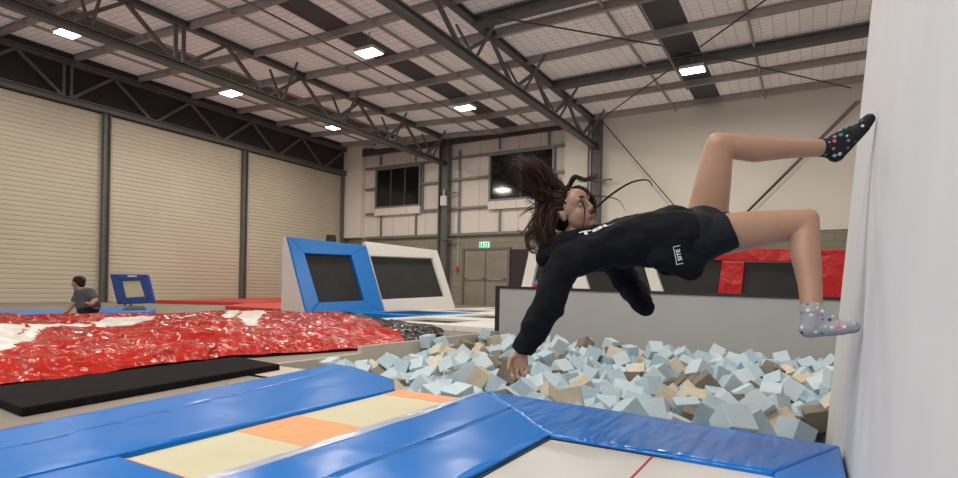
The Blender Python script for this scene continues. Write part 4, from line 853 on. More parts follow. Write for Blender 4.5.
-2302,4984,-482,581,263,145 -2088,4975,-461,448,55,398 -1950,4989,-397,153,217,534 -1746,5009,-455,465,20,235 -1609,4971,-473,572,378,592 -1429,4990,-452,605,222,410
-1275,5015,-476,234,150,20 -1113,5019,-481,461,60,89 -945,5011,-452,11,33,615 -753,5014,-460,387,625,405 -559,5012,-415,234,14,499 -406,4978,-476,492,247,619
-239,5001,-459,122,141,553 -45,4978,-392,210,599,93 101,4982,-435,529,554,337 245,4985,-397,128,533,557 418,4961,-447,565,48,241 -4005,5131,-420,123,11,167
-3789,5157,-467,170,595,544 -3647,5160,-467,45,427,111 -3487,5135,-485,297,570,547 -3272,5188,-408,304,625,485 -3139,5143,-471,341,34,137 -2953,5171,-497,500,30,235
-2775,5151,-497,538,28,552 -2615,5145,-409,578,565,190 -2475,5147,-494,499,560,105 -2301,5144,-476,403,540,124 -2114,5170,-401,538,579,495 -1932,5133,-438,2,0,380
-1779,5142,-466,591,76,490 -1617,5160,-428,579,561,249 -1404,5138,-416,469,8,271 -1243,5168,-383,103,25,185 -1069,5148,-475,545,84,411 -899,5171,-436,252,494,620
-726,5168,-467,623,374,141 -604,5183,-449,589,108,59 -422,5158,-496,316,597,32 -219,5152,-436,1,98,458 -100,5181,-463,66,551,176 106,5149,-400,617,575,327
254,5141,-388,596,625,359 426,5177,-464,359,624,82 -3971,5342,-465,617,620,290 -3795,5354,-410,38,237,569 -3611,5349,-415,332,8,22 -3481,5301,-467,89,46,534
-3309,5331,-429,591,33,162 -3104,5338,-421,121,317,15 -2952,5324,-411,610,542,355 -2793,5309,-457,178,44,229 -2612,5348,-464,464,614,11 -2475,5345,-396,279,622,79
-2274,5360,-475,136,623,89 -2126,5344,-389,605,563,398 -1947,5345,-454,32,3,316 -1797,5304,-462,195,538,124 -1597,5321,-397,621,90,131 -1449,5357,-410,92,52,119
-1286,5333,-392,205,442,567 -1074,5316,-474,500,601,543 -917,5347,-401,522,596,371 -746,5301,-477,47,419,93 -568,5309,-437,277,579,580 -410,5359,-489,45,31,436
-228,5350,-403,622,55,469 -48,5349,-426,437,113,593 126,5320,-443,506,577,505 270,5305,-476,206,605,572 448,5306,-454,115,38,231 -3988,5520,-447,451,548,539
-3802,5530,-416,58,212,625 -3648,5478,-468,88,376,130 -3459,5512,-471,3,24,485 -3292,5527,-466,206,13,474 -3105,5482,-439,93,223,71 -2967,5516,-382,482,599,266
-2815,5475,-492,563,573,51 -2597,5530,-417,524,13,90 -2462,5479,-456,130,286,10 -2261,5491,-446,18,56,516 -2107,5520,-458,595,74,538 -1932,5478,-467,47,256,592
-1777,5515,-398,407,126,76 -1595,5504,-411,146,583,229 -1432,5524,-462,85,46,82 -1250,5477,-436,509,598,219 -1106,5525,-443,506,581,252 -933,5488,-472,626,269,142
-735,5526,-388,568,89,166 -586,5482,-409,185,597,71 -393,5524,-384,131,53,582 -233,5481,-474,539,69,408 -52,5528,-482,435,548,2 81,5496,-455,300,70,557
250,5500,-415,49,429,117 437,5515,-420,463,615,386 -3965,5658,-435,21,444,56 -3788,5643,-384,222,29,46 -3653,5649,-391,333,565,597 -3454,5661,-460,539,624,490
-3296,5688,-444,107,235,123 -3154,5651,-495,537,125,25 -2934,5689,-465,128,503,183 -2815,5663,-413,617,143,299 -2596,5677,-393,37,14,572 -2423,5653,-490,519,415,14
-2266,5656,-466,171,63,555 -2109,5644,-403,212,6,234 -1965,5666,-405,8,600,395 -1760,5673,-499,77,308,20 -1615,5658,-483,551,419,487 -1403,5683,-386,44,573,211
-1260,5683,-407,556,45,332 -1094,5641,-497,424,47,154 -902,5640,-411,574,57,543 -744,5647,-405,215,606,519 -586,5695,-443,556,81,176 -423,5688,-456,389,10,441
-228,5690,-449,36,373,562 -66,5670,-491,446,619,83 98,5683,-468,333,1,609 244,5662,-415,1,592,353 456,5654,-382,620,344,532 -3979,5857,-420,100,395,608
-3826,5820,-429,192,29,610 -3634,5853,-486,296,59,607 -3441,5853,-414,400,7,529 -3271,5860,-479,164,0,251 -3127,5839,-456,13,18,154 -2938,5861,-396,90,286,572
-2799,5844,-475,473,31,227 -2645,5810,-449,456,28,363 -2427,5865,-405,95,580,621 -2263,5827,-406,176,191,596 -2128,5811,-449,577,87,303 -1945,5811,-408,624,42,310
-1785,5843,-393,30,607,583 -1576,5859,-478,49,547,215 -1418,5842,-490,91,601,603 -1274,5853,-383,575,39,68 -1093,5861,-442,44,572,514 -919,5844,-417,344,620,550
-733,5868,-433,444,72,471 -594,5867,-456,279,18,113 -406,5859,-464,78,68,35 -239,5869,-457,349,552,524 -46,5841,-412,362,30,87 127,5827,-414,488,77,486
266,5865,-428,544,401,82 413,5859,-461,625,101,175 -3960,6034,-432,341,498,596 -3840,5981,-388,321,576,55 -3620,6017,-414,542,3,137 -3495,5987,-390,581,260,114
-3304,6026,-472,508,603,143 -3158,6038,-433,174,614,156 -2988,5985,-443,125,568,36 -2776,5999,-385,151,5,435 -2633,5993,-450,38,316,513 -2465,5987,-451,163,110,477
-2260,6022,-478,53,1,575 -2096,6015,-424,454,623,511 -1951,6024,-397,623,584,328 -1779,5981,-399,625,24,258 -1579,6030,-401,524,592,453 -1421,5993,-425,92,627,116
-1239,6030,-397,38,382,575 -1068,6005,-447,5,583,164 -940,6012,-489,478,15,228 -759,6034,-405,556,111,185 -572,6000,-432,39,118,519 -427,5997,-472,575,14,239
-227,6020,-485,495,568,614 -51,5980,-490,255,531,593 102,6033,-495,222,44,539 266,6014,-492,418,3,80 420,6017,-472,590,418,84 -3989,6161,-442,625,441,359
-3784,6174,-434,458,516,159 -3624,6168,-452,442,86,195 -3495,6166,-382,312,626,88 -3299,6169,-387,128,57,269 -3112,6181,-493,36,595,504 -2970,6167,-455,496,47,517
-2807,6190,-388,218,35,555 -2642,6200,-482,564,75,357 -2480,6167,-438,514,599,249 -2294,6169,-469,625,600,164 -2090,6169,-466,64,415,446 -1951,6157,-400,230,12,438
-1777,6203,-422,279,43,532 -1582,6170,-483,43,598,76 -1457,6196,-467,459,601,568 -1233,6187,-398,477,614,237 -1103,6156,-495,71,595,628 -926,6193,-427,462,605,413
-728,6186,-452,5,19,419 -584,6173,-490,460,496,169 -407,6197,-387,119,87,605 -250,6208,-485,281,587,10 -78,6178,-445,313,512,598 100,6164,-477,521,596,103
246,6151,-438,62,350,601 411,6185,-469,385,558,480 -4005,6359,-433,43,301,113 -3816,6377,-472,57,538,352 -3646,6349,-484,101,550,248 -3459,6358,-417,528,313,614
-3301,6378,-461,492,11,126 -3131,6341,-471,505,602,42 -2938,6348,-410,587,54,174 -2764,6330,-459,35,575,525 -2643,6324,-498,1,620,226 -2450,6376,-384,387,71,1
-2263,6322,-419,603,536,469 -2115,6327,-455,442,35,195 -1950,6374,-392,36,45,45 -1773,6362,-479,385,52,559 -1620,6321,-461,620,625,398 -1408,6368,-493,563,173,133
-1288,6370,-452,422,67,147 -1118,6376,-395,133,548,115 -935,6359,-382,475,87,25 -763,6354,-392,167,83,34 -594,6379,-391,189,20,608 -439,6321,-476,610,18,62
-269,6321,-484,13,557,352 -92,6328,-407,489,513,448 71,6336,-396,368,564,627 265,6347,-496,530,75,406 463,6344,-463,324,608,137 -3990,6533,-431,560,245,43
-3805,6538,-410,443,563,423 -3646,6500,-489,176,413,67 -3442,6524,-420,494,441,117 -3309,6529,-439,506,558,388 -3128,6520,-415,11,550,31 -2949,6496,-391,614,330,17
-2773,6527,-451,69,253,496 -2647,6502,-490,447,22,530 -2461,6494,-469,494,591,421 -2258,6513,-402,397,80,70 -2135,6550,-443,500,602,100 -1922,6498,-393,508,564,37
-1777,6497,-421,624,628,426 -1593,6537,-442,396,403,8 -1448,6504,-386,594,253,532 -1252,6503,-387,522,511,512 -1101,6549,-415,209,596,607 -897,6504,-449,541,380,104
-723,6543,-420,517,582,573 -576,6512,-432,559,248,515 -426,6539,-469,135,545,185 -238,6499,-416,517,422,69 -43,6549,-493,461,29,514 104,6491,-495,427,573,185
285,6544,-490,571,310,620 439,6512,-397,245,7,74 -3795,6705,-494,620,389,626 -3641,6681,-443,121,450,35 -3452,6689,-457,533,24,131 -3309,6663,-443,534,607,428
-3112,6678,-391,148,50,136 -2937,6709,-381,91,613,476 -2766,6680,-397,395,436,619 -2643,6665,-431,391,42,158 -2468,6680,-465,50,585,296 -2274,6680,-427,46,373,464
-2086,6695,-424,488,239,577 -1927,6692,-442,536,606,62 -1761,6666,-399,396,527,516 -1599,6717,-443,3,6,406 -1439,6669,-475,231,590,173 -1277,6713,-408,80,363,66
-1091,6703,-473,500,416,506 -914,6676,-484,169,364,34 -766,6661,-399,126,508,497 -598,6704,-469,117,17,42 -425,6684,-400,611,399,462 -241,6679,-387,457,136,614
-93,6687,-401,550,578,414 86,6692,-439,0,67,503 285,6665,-441,520,569,34 434,6715,-440,444,35,574 -3958,6845,-474,628,397,15 -3797,6845,-472,594,574,501
-3654,6848,-487,416,54,92 -3443,6886,-489,582,358,26 -3328,6872,-405,337,34,39 -3121,6858,-407,190,18,30 -2964,6851,-448,277,582,576 -2799,6883,-480,490,32,422
-2614,6844,-402,176,80,443 -2421,6878,-479,548,600,344 -2302,6832,-403,514,45,207 -2109,6881,-391,383,589,462 -1916,6853,-442,100,236,23 -1756,6858,-413,559,37,381
-1621,6887,-493,77,614,52 -1454,6872,-451,120,6,546 -1273,6886,-470,14,112,238 -1076,6864,-408,346,97,539 -948,6878,-455,549,522,56 -757,6882,-399,53,279,563
-555,6859,-480,507,434,618 -389,6852,-455,429,33,576 -262,6871,-440,56,194,152 -85,6878,-403,603,416,536 129,6839,-422,250,598,129 243,6847,-491,528,571,81
439,6871,-462,455,67,155 -3964,7009,-463,479,426,553 -3791,7040,-381,585,518,398 -3663,7048,-449,37,530,28 -3482,7040,-380,214,558,453 -3316,7025,-446,85,303,581
-3117,7056,-432,141,551,240 -2948,7048,-427,435,4,77 -2810,7000,-471,149,570,188 -2640,7058,-492,590,543,110 -2461,7001,-495,86,363,565 -2271,7023,-403,618,279,470
-2083,7003,-394,496,37,25 -1924,7010,-437,561,297,59 -1789,7046,-443,257,561,592 -1576,7059,-460,577,7,383 -1445,7024,-462,39,229,525 -1269,7005,-441,593,41,263
-1110,7058,-464,627,227,415 -934,7008,-499,278,119,31 -734,7042,-418,62,244,75 -591,7041,-463,531,19,125 -392,7052,-453,115,52,71 -264,7032,-406,502,516,214
-46,7040,-493,416,416,16 92,7022,-474,81,571,522 258,7004,-452,571,387,141 466,7044,-418,518,585,554 -3993,7222,-497,512,591,522 -3819,7208,-400,598,104,470
-3611,7186,-439,587,375,166 -3459,7186,-398,75,36,575 -3295,7191,-444,566,575,617 -3157,7199,-449,499,46,471 -2934,7189,-497,300,83,590 -2792,7224,-420,529,18,498
-2639,7212,-497,130,604,358 -2428,7201,-384,262,620,19 -2304,7215,-455,586,1,146 -2084,7203,-469,563,220,543 -1960,7216,-396,624,180,247 -1775,7223,-469,541,308,622
-1606,7214,-461,470,624,145 -1457,7203,-430,621,88,416 -1275,7186,-479,88,619,433 -1093,7184,-469,207,44,518 -892,7203,-393,221,611,74 -774,7170,-409,508,101,115
-558,7181,-383,414,32,421 -383,7188,-450,586,259,89 -250,7203,-467,577,268,4 -65,7222,-438,352,606,580 101,7212,-468,565,296,80 288,7180,-427,175,622,228
454,7196,-401,355,537,48 -3985,7388,-465,318,31,73 -3790,7343,-407,622,63,400 -3615,7385,-495,98,25,561 -3465,7356,-460,620,15,519 -3291,7385,-398,270,601,99
-3116,7394,-458,241,613,464 -2940,7348,-462,537,588,35 -2796,7347,-494,277,40,40 -2613,7378,-446,532,81,176 -2425,7388,-446,34,75,467 -2253,7380,-441,482,567,417
-2114,7392,-499,432,622,455 -1927,7354,-441,516,110,107 -1795,7392,-479,170,28,19 -1597,7346,-479,536,300,69 -1434,7397,-491,614,251,94 -1273,7366,-454,479,93,96
-1095,7354,-450,8,420,208 -933,7341,-482,475,620,152 -760,7352,-466,600,547,608 -608,7368,-422,504,418,614 -408,7372,-482,156,144,547 -257,7347,-460,6,20,385
-58,7357,-491,226,527,78 128,7382,-485,619,98,50 278,7382,-467,120,599,178 468,7368,-495,148,55,169
"""
DZF = 0.09
def dep(p): return (Vector(p) - CAM).dot(FW)
def projuv(p):
    d_ = Vector(p) - CAM; D = d_.dot(FW); return CX + F * d_.dot(RT) / D, V0 - F * d_.dot(UP) / D
from mathutils import Euler
poses = []
for w in POSES.split():
    a = [float(x) for x in w.split(',')]
    fx, fy = a[0] / 1000, a[1] / 1000
    if fy < 3.0 + max(0, (-2.15 - fx)) * .5 and fx < -2.15: continue
    if fx < -3.5 and fy > 7.2: continue
    if fx < -2.6 and fy < 5.2: a[2] -= 110 * min(1, (-2.6 - fx) / .7) * min(1, (5.2 - fy) / .9)
    poses.append((Vector((a[0] / 1000, a[1] / 1000, a[2] / 1000 + DZF)), Euler((a[3] / 100, a[4] / 100, a[5] / 100)).to_matrix().to_4x4()))
# how much of each cube shows: cast rays over the pit area
verts, faces = [], []
for p, r in poses:
    b0 = len(verts); M_ = Matrix.Translation(p) @ r
    verts += [M_ @ Vector((x, y, z)) for x in (-S_/2, S_/2) for y in (-S_/2, S_/2) for z in (-S_/2, S_/2)]
    faces += [tuple(b0 + i for i in f) for f in ((0,1,3,2),(4,6,7,5),(0,4,5,1),(2,3,7,6),(0,2,6,4),(1,5,7,3))]
bv = BVHTree.FromPolygons(verts, faces); shown = {}
for u in range(300, 845, 2):
    for v in range(325, 446, 2):
        d_ = ray(u, v).normalized(); h_ = bv.ray_cast(CAM, d_)
        if h_[0] is None: continue
        pz = CAM + d_ * ((0 - H) / d_.z)
        if inside2(pz.x, pz.y): continue
        shown[h_[2] // 6] = shown.get(h_[2] // 6, 0) + 1
order = sorted(range(len(poses)), key=lambda i: -shown.get(i, 0))
solo = set(order[:298]); print('cubes showing', len(shown), 'total', len(poses))
where = lambda p: ('by the blue deck' if dep(p) < 4.2 else 'in the middle of the pit' if dep(p) < 5.8 else 'toward the grey wall')
side = lambda p: ('left' if projuv(p)[0] < 500 else 'right' if projuv(p)[0] > 680 else 'centre')
rest = BM()
mi_names = [MAT[k] for k in ('f_blue', 'f_blue2', 'f_tan', 'f_cream', 'f_brown')]
CW = {'foam_blue': 'light blue', 'foam_pale': 'pale blue', 'foam_tan': 'tan', 'foam_cream': 'cream', 'foam_brown': 'grey-brown'}
for k, (p, rot) in enumerate(poses):
    m = random.choice(fmats)
    if k in solo:
        o = bpy.data.objects.new('foam_cube', cube_mesh(m)); COL.objects.link(o); o.location = p; o.rotation_euler = rot.to_euler()
        tag(o, '%s foam cube in the pit, %s side, %s' % (CW[m.name], side(p), where(p)), 'foam cube', '%s foam cubes, %s side, %s' % (CW[m.name], side(p), where(p)))
    else:
        b_ = box(BM(), (-S_/2, -S_/2, -S_/2), (S_/2, S_/2, S_/2), mi_names.index(m)); bevel(b_, .006, 1)
        b_.transform(Matrix.Translation(p) @ rot); me = bpy.data.meshes.new('tmp'); b_.to_mesh(me); b_.free(); rest.from_mesh(me); bpy.data.meshes.remove(me)
obj('foam_cube_heap', rest, mi_names, kind='stuff', cat='foam cubes', label='buried light blue and tan foam cubes lying in the gaps between the top cubes')

# ------------------------------------------------------------- bodies
def sph_pts(c, r, n=10, ax=None):
    out = []
    for i in range(n + 1):
        th = math.pi * i / n
        for j in range(2 * n):
            ph = math.pi * j / n
            v = Vector((math.sin(th) * math.cos(ph), math.sin(th) * math.sin(ph), math.cos(th)))
            if ax: v = ax[0] * v.x * r[0] + ax[1] * v.y * r[1] + ax[2] * v.z * r[2]
            else: v = v * r
            out.append(Vector(c) + v)
    return out
def hull(bm, pts):
    b = BM()
    for p in pts: b.verts.new(p)
    bmesh.ops.remove_doubles(b, verts=b.verts, dist=1e-5)
    r = bmesh.ops.convex_hull(b, input=b.verts)
    dele = [e for e in set(r['geom_interior'] + r['geom_unused']) if isinstance(e, bmesh.types.BMVert)]
    bmesh.ops.delete(b, geom=dele, context='VERTS')
    bmesh.ops.recalc_face_normals(b, faces=b.faces)
    me = bpy.data.meshes.new('tmp'); b.to_mesh(me); b.free(); bm.from_mesh(me); bpy.data.meshes.remove(me)
def cap(bm, p, r0, q, r1, n=13): hull(bm, sph_pts(p, r0, n) + sph_pts(q, r1, n))
def chain(bm, pr, n=16):
    for (a, ra), (b, rb) in zip(pr[:-1], pr[1:]): cap(bm, a, ra, b, rb, n)
def ell(bm, c, r, ax, n=12): hull(bm, sph_pts(c, r, n, ax))
def remesh(bm, vox, smooth=4, disp=None, fac=.5):
    me = bpy.data.meshes.new('tmp'); bm.to_mesh(me); bm.free()
    o = bpy.data.objects.new('tmp', me); COL.objects.link(o)
    m = o.modifiers.new('r', 'REMESH'); m.mode = 'VOXEL'; m.voxel_size = vox; m.adaptivity = 0
    s = o.modifiers.new('s', 'SMOOTH'); s.iterations = smooth; s.factor = fac
    bpy.context.view_layer.update()
    dg = bpy.context.evaluated_depsgraph_get()
    me2 = bpy.data.meshes.new_from_object(o.evaluated_get(dg))
    bpy.data.objects.remove(o); bpy.data.meshes.remove(me)
    b = BM(); b.from_mesh(me2); bpy.data.meshes.remove(me2)
    if disp:
        b.normal_update()
        mv = [(v, v.normal.copy() * disp(v.co)) for v in b.verts]
        for v, d in mv: v.co += d
    return b
def tubes(bm, strands, sides=4):
    for pts, r0 in strands:
        n = len(pts); ringp = None
        for k, p in enumerate(pts):
            d = (pts[min(k+1, n-1)] - pts[max(k-1, 0)])
            if d.length < 1e-6: d = Vector((0, 0, 1))
            d.normalize(); s = d.cross(FW)
            s = s.normalized() if s.length > .05 else d.orthogonal().normalized()
            t = d.cross(s); r = r0 * (1 - (k / (n - 1)) ** 2.2 * .85)
            ring = [bm.verts.new(p + (s * math.cos(2*math.pi*i/sides) + t * math.sin(2*math.pi*i/sides)) * r) for i in range(sides)]
            if ringp:
                for i in range(sides): bm.faces.new((ringp[i], ringp[(i+1) % sides], ring[(i+1) % sides], ring[i]))
            ringp = ring
def catmull(P, n=14):
    out = []; P = [P[0] * 2 - P[1]] + P + [P[-1] * 2 - P[-2]]; m = len(P) - 3
    for k in range(n):
        t = k / (n - 1) * m; i = min(int(t), m - 1); t -= i; a, b, c, d = P[i:i+4]
        out.append(.5 * ((2*b) + (-a + c) * t + (2*a - 5*b + 4*c - d) * t*t + (-a + 3*b - 3*c + d) * t**3))
    return out

# ---------------- the girl
TC = -FW
# points where the toes meet the wall
def wallhit(u, v, push=0):
    d_ = ray(u, v); lo, hi = .3, 6
    for _ in range(50):
        m_ = (lo + hi) / 2; p = CAM + d_ * (m_ / F)
        # the camera is on the -x side of the wall
        if p.x < xw(p.z) - push: lo = m_
        else: hi = m_
    return CAM + d_ * (lo / F), lo
toe1, dt1 = wallhit(872, 117, .018); toe2, dt2 = wallhit(857, 329, .018)
print('toe depths', dt1, dt2)
def q(u, v, D): return PD(u, v, D)
DT = (dt1 + dt2) / 2
o_ = DT - 2.0
head_c = q(572.5, 212, 2.36 + o_)
fimg = (.93 * RT + .37 * UP).normalized(); phi = math.radians(43)
HF = fimg * math.cos(phi) + TC * math.sin(phi); HU = (-.37 * RT + .93 * UP).normalized(); HR = HF.cross(HU).normalized(); HU = HR.cross(HF).normalized()
HS = 1.06
def hp(r, f, u, c=None): return (c or head_c) + (HR * r + HF * f + HU * u) * HS
HAX = (HR * HS, HF * HS, HU * HS)
sR, sL = q(566, 262, 2.22 + o_), q(603, 247, 2.50 + o_)
hipR, hipL = q(708, 236, 2.10 + o_), q(706, 222, 2.28 + o_)
kneeL, ankL = q(719, 146, 2.20 + o_), q(826, 148, dt1 + .07)
kneeR, ankR = q(804, 223, 2.02 + o_), q(812, 312, dt2 + .05)
heelL = q(836, 156, dt1 + .07); heelR = q(807, 330, dt2 + .05)
elR, wrR = q(548, 305, 2.16 + o_), q(523, 350, 2.20 + o_)
elL, wrL = q(628, 283, 2.62 + o_), q(644, 304, 2.45 + o_)
G = thing('person', 'girl in a dark hoodie and shorts running sideways up the white wall, hair flying', 'person', (wrR.x, wrR.y, -.1))
G.location = (hipR.x, hipR.y, .4)
B = BM()
# head
ell(B, hp(0, -.012, .032), (.072, .088, .080), HAX); ell(B, hp(0, .022, -.030), (.056, .062, .068), HAX)
ell(B, hp(0, .040, .040), (.058, .048, .050), HAX)
for s in (-1, 1):
    ell(B, hp(s * .028, .048, -.024), (.027, .026, .034), HAX)
    ell(B, hp(s * .030, .074, .034), (.020, .012, .009), HAX)
    ell(B, hp(s * .070, -.010, -.004), (.008, .015, .026), HAX); ell(B, hp(s * .075, -.016, .006), (.007, .014, .016), HAX)
    ell(B, hp(s * .011, .088, -.022), (.008, .009, .007), HAX)
cap(B, hp(0, .080, .022), .008, hp(0, .096, -.014), .009)
ell(B, hp(0, .078, -.046), (.024, .012, .014), HAX)
cap(B, hp(0, .066, -.080), .015, hp(0, .04, -.070), .030)
neckb = q(577, 243, 2.36 + o_)
cap(B, hp(0, -.02, -.05), .045, neckb, .048)
# torso (mostly under the hoodie)
hull(B, sph_pts(sR, .05) + sph_pts(sL, .05) + sph_pts(neckb, .045) + sph_pts(q(630, 243, 2.33 + o_), .08))
hull(B, sph_pts(q(630, 245, 2.26 + o_), .075) + sph_pts(q(630, 238, 2.38 + o_), .075) + sph_pts(hipR, .07) + sph_pts(hipL, .07))
# legs
kn = 8
def mid(a, b, t, off=Vector()): return a.lerp(b, t) + off
chain(B, [(hipR, .088), (mid(hipR, kneeR, .4), .080), (mid(hipR, kneeR, .7), .068), (mid(hipR, kneeR, .9), .060), (kneeR, .056)])
chain(B, [(kneeR, .056), (mid(kneeR, ankR, .12), .053), (mid(kneeR, ankR, .34, -RT * .006), .054), (mid(kneeR, ankR, .68, RT*.002), .043), (ankR, .036)])
ell(B, kneeR + UP * .012 + RT * .010, (.047, .047, .047), (RT, FW, UP))
chain(B, [(hipL, .090), (mid(hipL, kneeL, .3), .082), (mid(hipL, kneeL, .6), .073), (mid(hipL, kneeL, .88), .062), (kneeL, .057)])
chain(B, [(kneeL, .057), (mid(kneeL, ankL, .14), .055), (mid(kneeL, ankL, .34, -UP * .010), .057), (mid(kneeL, ankL, .68, -UP * .004), .043), (ankL, .036)])
ell(B, kneeL + UP * .010 - RT * .006, (.049, .049, .049), (RT, FW, UP))
def foot(bm, ank, heel, toe, r, side, grow=0):
    d = (toe - heel).normalized(); up = (ank - heel); up = (up - d * up.dot(d)).normalized(); sd = d.cross(up)
    L = (toe - heel).length; g_ = grow
    cap(bm, ank, .035 + g_, mid(heel, ank, .3) + d * .012, .035 + g_)
    hull(bm, sph_pts(heel + d * .006 + up * .006, .032 + g_) + sph_pts(ank + d * .014, .031 + g_) + sph_pts(heel + d * L * .5 + up * .026, .027 + g_))
    hull(bm, sph_pts(heel + d * L * .45 + up * .014, .030 + g_) + sph_pts(heel + d * .02 + up * .004, .029 + g_) +
         sph_pts(toe - d * .055 + sd * .020 + up * .005, .023 + g_) + sph_pts(toe - d * .06 - sd * .024 + up * .004, .020 + g_))
    hull(bm, sph_pts(toe - d * .055 + sd * .022 + up * .005, .022 + g_) + sph_pts(toe - d * .06 - sd * .026 + up * .004, .019 + g_) +
         sph_pts(toe - d * .016 + sd * .018 + up * .008, .019 + g_) + sph_pts(toe - d * .034 - sd * .024 + up * .006, .015 + g_))
foot(B, ankR, heelR, toe2, .03, 1); foot(B, ankL, heelL, toe1, .03, 1)
# arms
chain(B, [(sR, .048), (elR, .036), (mid(elR, wrR, .5), .034), (wrR, .024)])
chain(B, [(sL, .048), (elL, .036), (mid(elL, wrL, .5), .034), (wrL, .024)])
# hands
nails = []
def hand(bm, wr, dirv, side, palmn, sz=1., curl=(.5, .5, .6, .7), spread=.16, nb=None):
    d = dirv.normalized(); side = (side - d * side.dot(d)).normalized(); pn_ = d.cross(side).normalized()
    if pn_.dot(palmn) < 0: pn_ = -pn_
    k = sz
    kn_ = []
    for i, (s, l) in enumerate(((.030, .066), (.010, .072), (-.010, .069), (-.029, .064))):
        kn_.append(wr + d * l * k + side * s * k)
    hull(bm, sph_pts(wr + side * .010 * k, .015 * k) + sph_pts(wr - side * .010 * k, .015 * k) + [p for kk in kn_ for p in sph_pts(kk, .0105 * k)] + sph_pts(wr + d * .03 * k + side * .022 * k, .013 * k))
    for i, kk in enumerate(kn_):
        L = (.034, .039, .036, .028)[i] * k; a = curl[i] * .6; sp_ = (spread * 1.2, spread * .3, -spread * .5, -spread * 1.5)[i]
        p = kk; r = .0085 * k; dd = (d + side * sp_).normalized()
        for seg, (f, rr) in enumerate(((1, .0082), (.68, .0075), (.55, .0066))):
            v = dd * math.cos(a) + pn_ * math.sin(a); e = p + v * L * f
            cap(bm, p, r, e, rr * k, 6); p, r = e, rr * k; a += curl[i]
        if nb is not None: nb.append(BM()); ell(nb[-1], p - (-dd * math.sin(a - curl[i]) + pn_ * math.cos(a - curl[i])) * .0056 * k + v * .001, (.0045 * k, .0055 * k, .0022 * k), (side, v, v.cross(side).normalized()), 6)
    b0 = wr + d * .018 * k + side * .022 * k; b1_ = b0 + (d * .7 + side * .75 + pn_ * .35).normalized() * .034 * k; b2 = b1_ + (d * .95 + side * .3 + pn_ * .3).normalized() * .028 * k; b3 = b2 + (d * 1 + side * .05 + pn_ * .25).normalized() * .020 * k
    cap(bm, wr + d * .015 * k + side * .01 * k, .014 * k, b1_, .0105 * k, 6); cap(bm, b1_, .010 * k, b2, .009 * k, 6); cap(bm, b2, .009 * k, b3, .0075 * k, 6)
hand(B, wrR + (wrR - elR).normalized() * .002 - RT * .006, (-.12 * RT - 1.0 * UP + .15 * TC), (-1.0 * RT + .1 * UP + .2 * TC), (TC * .8 + RT * .6), 1.02, (.55, .7, .82, .92), .13, nails)
hand(B, wrL.lerp(elL, .45), (.5 * RT - .8 * UP), (-.8 * RT - .4 * UP), TC, .8, (.9, .9, .9, .9), .05)
body = remesh(B, .0032, 9)
body_o = obj('body', body, MAT['skin'], G, smooth=True)
for nb_ in nails: obj('fingernail', nb_, MAT['nail'], body_o, smooth=True)

# face details
for s in (-1, 1):
    e = obj('eye', (lambda b: (ell(b, hp(s * .030, .0700, .012), (.0120, .0112, .0080), HAX, 10), b)[1])(BM()), MAT['eyew'], G, smooth=True)
    gz = (HF + HU * .05).normalized()
    obj('iris', (lambda b: (ell(b, hp(s * .030, .0700, .012) + gz * .0076, (.0078, .005, .0078), (HR, gz, HU), 8), b)[1])(BM()), MAT['iris'], e, smooth=True)
    L = BM(); P = [hp(s * (.030 + x), .0705 + .0125 * math.cos(x * 60), .012 + .0068 - abs(x) * .26) for x in (-.012, -.006, 0, .006, .012)]
    tubes(L, [(catmull(P, 9), .0022)], 5); obj('eyelashes', L, MAT['iris'], G, smooth=True)
    L = BM(); P = [hp(s * x, f, u) for x, f, u in ((.014, .088, .036), (.026, .0885, .042), (.038, .080, .042), (.049, .068, .036))]
    tubes(L, [(catmull(P, 9), .0035)], 5); obj('eyebrow', L, MAT['hair'], G, smooth=True)
L = BM(); ell(L, hp(0, .0855, -.0445), (.019, .0065, .0045), HAX); ell(L, hp(0, .0845, -.0535), (.016, .0065, .0052), HAX); obj('lips', L, MAT['lips'], G, smooth=True)

# hoodie
def fold(sc, am): return lambda c: am * (1 - 2.2 * abs(noise.noise(Vector((c.x * sc, c.y * sc, c.z * sc * 1.3))))) + am * .5 * noise.noise(c * sc * 2.7)
Hd = BM()
hull(Hd, sph_pts(sR, .072) + sph_pts(sL - UP * .01, .075) + sph_pts(q(592, 242, 2.36 + o_), .066) + sph_pts(q(618, 244, 2.24 + o_), .095) + sph_pts(q(620, 238, 2.42 + o_), .085))
hull(Hd, sph_pts(q(612, 246, 2.23 + o_), .094) + sph_pts(q(618, 238, 2.42 + o_), .085) + sph_pts(q(648, 240, 2.18 + o_), .112) + sph_pts(q(650, 236, 2.36 + o_), .105))
hull(Hd, sph_pts(q(648, 240, 2.18 + o_), .112) + sph_pts(q(650, 236, 2.36 + o_), .105) + sph_pts(q(684, 238, 2.12 + o_), .115) + sph_pts(q(682, 235, 2.30 + o_), .110))
hull(Hd, sph_pts(q(660, 256, 2.10 + o_), .050) + sph_pts(q(690, 267, 2.08 + o_), .050) + sph_pts(q(694, 238, 2.10 + o_), .085) + sph_pts(q(660, 245, 2.14 + o_), .07))
hull(Hd, sph_pts(q(668, 262, 2.22 + o_), .055) + sph_pts(q(686, 266, 2.24 + o_), .05) + sph_pts(q(670, 240, 2.3 + o_), .07))
ell(Hd, q(672, 222, 2.18 + o_), (.085, .10, .065), (RT, FW, UP))
hull(Hd, sph_pts(q(549, 256, 2.34 + o_), .055) + sph_pts(q(562, 250, 2.30 + o_), .055) + sph_pts(q(577, 247, 2.42 + o_), .06) + sph_pts(q(556, 262, 2.4 + o_), .055))   # hood behind neck
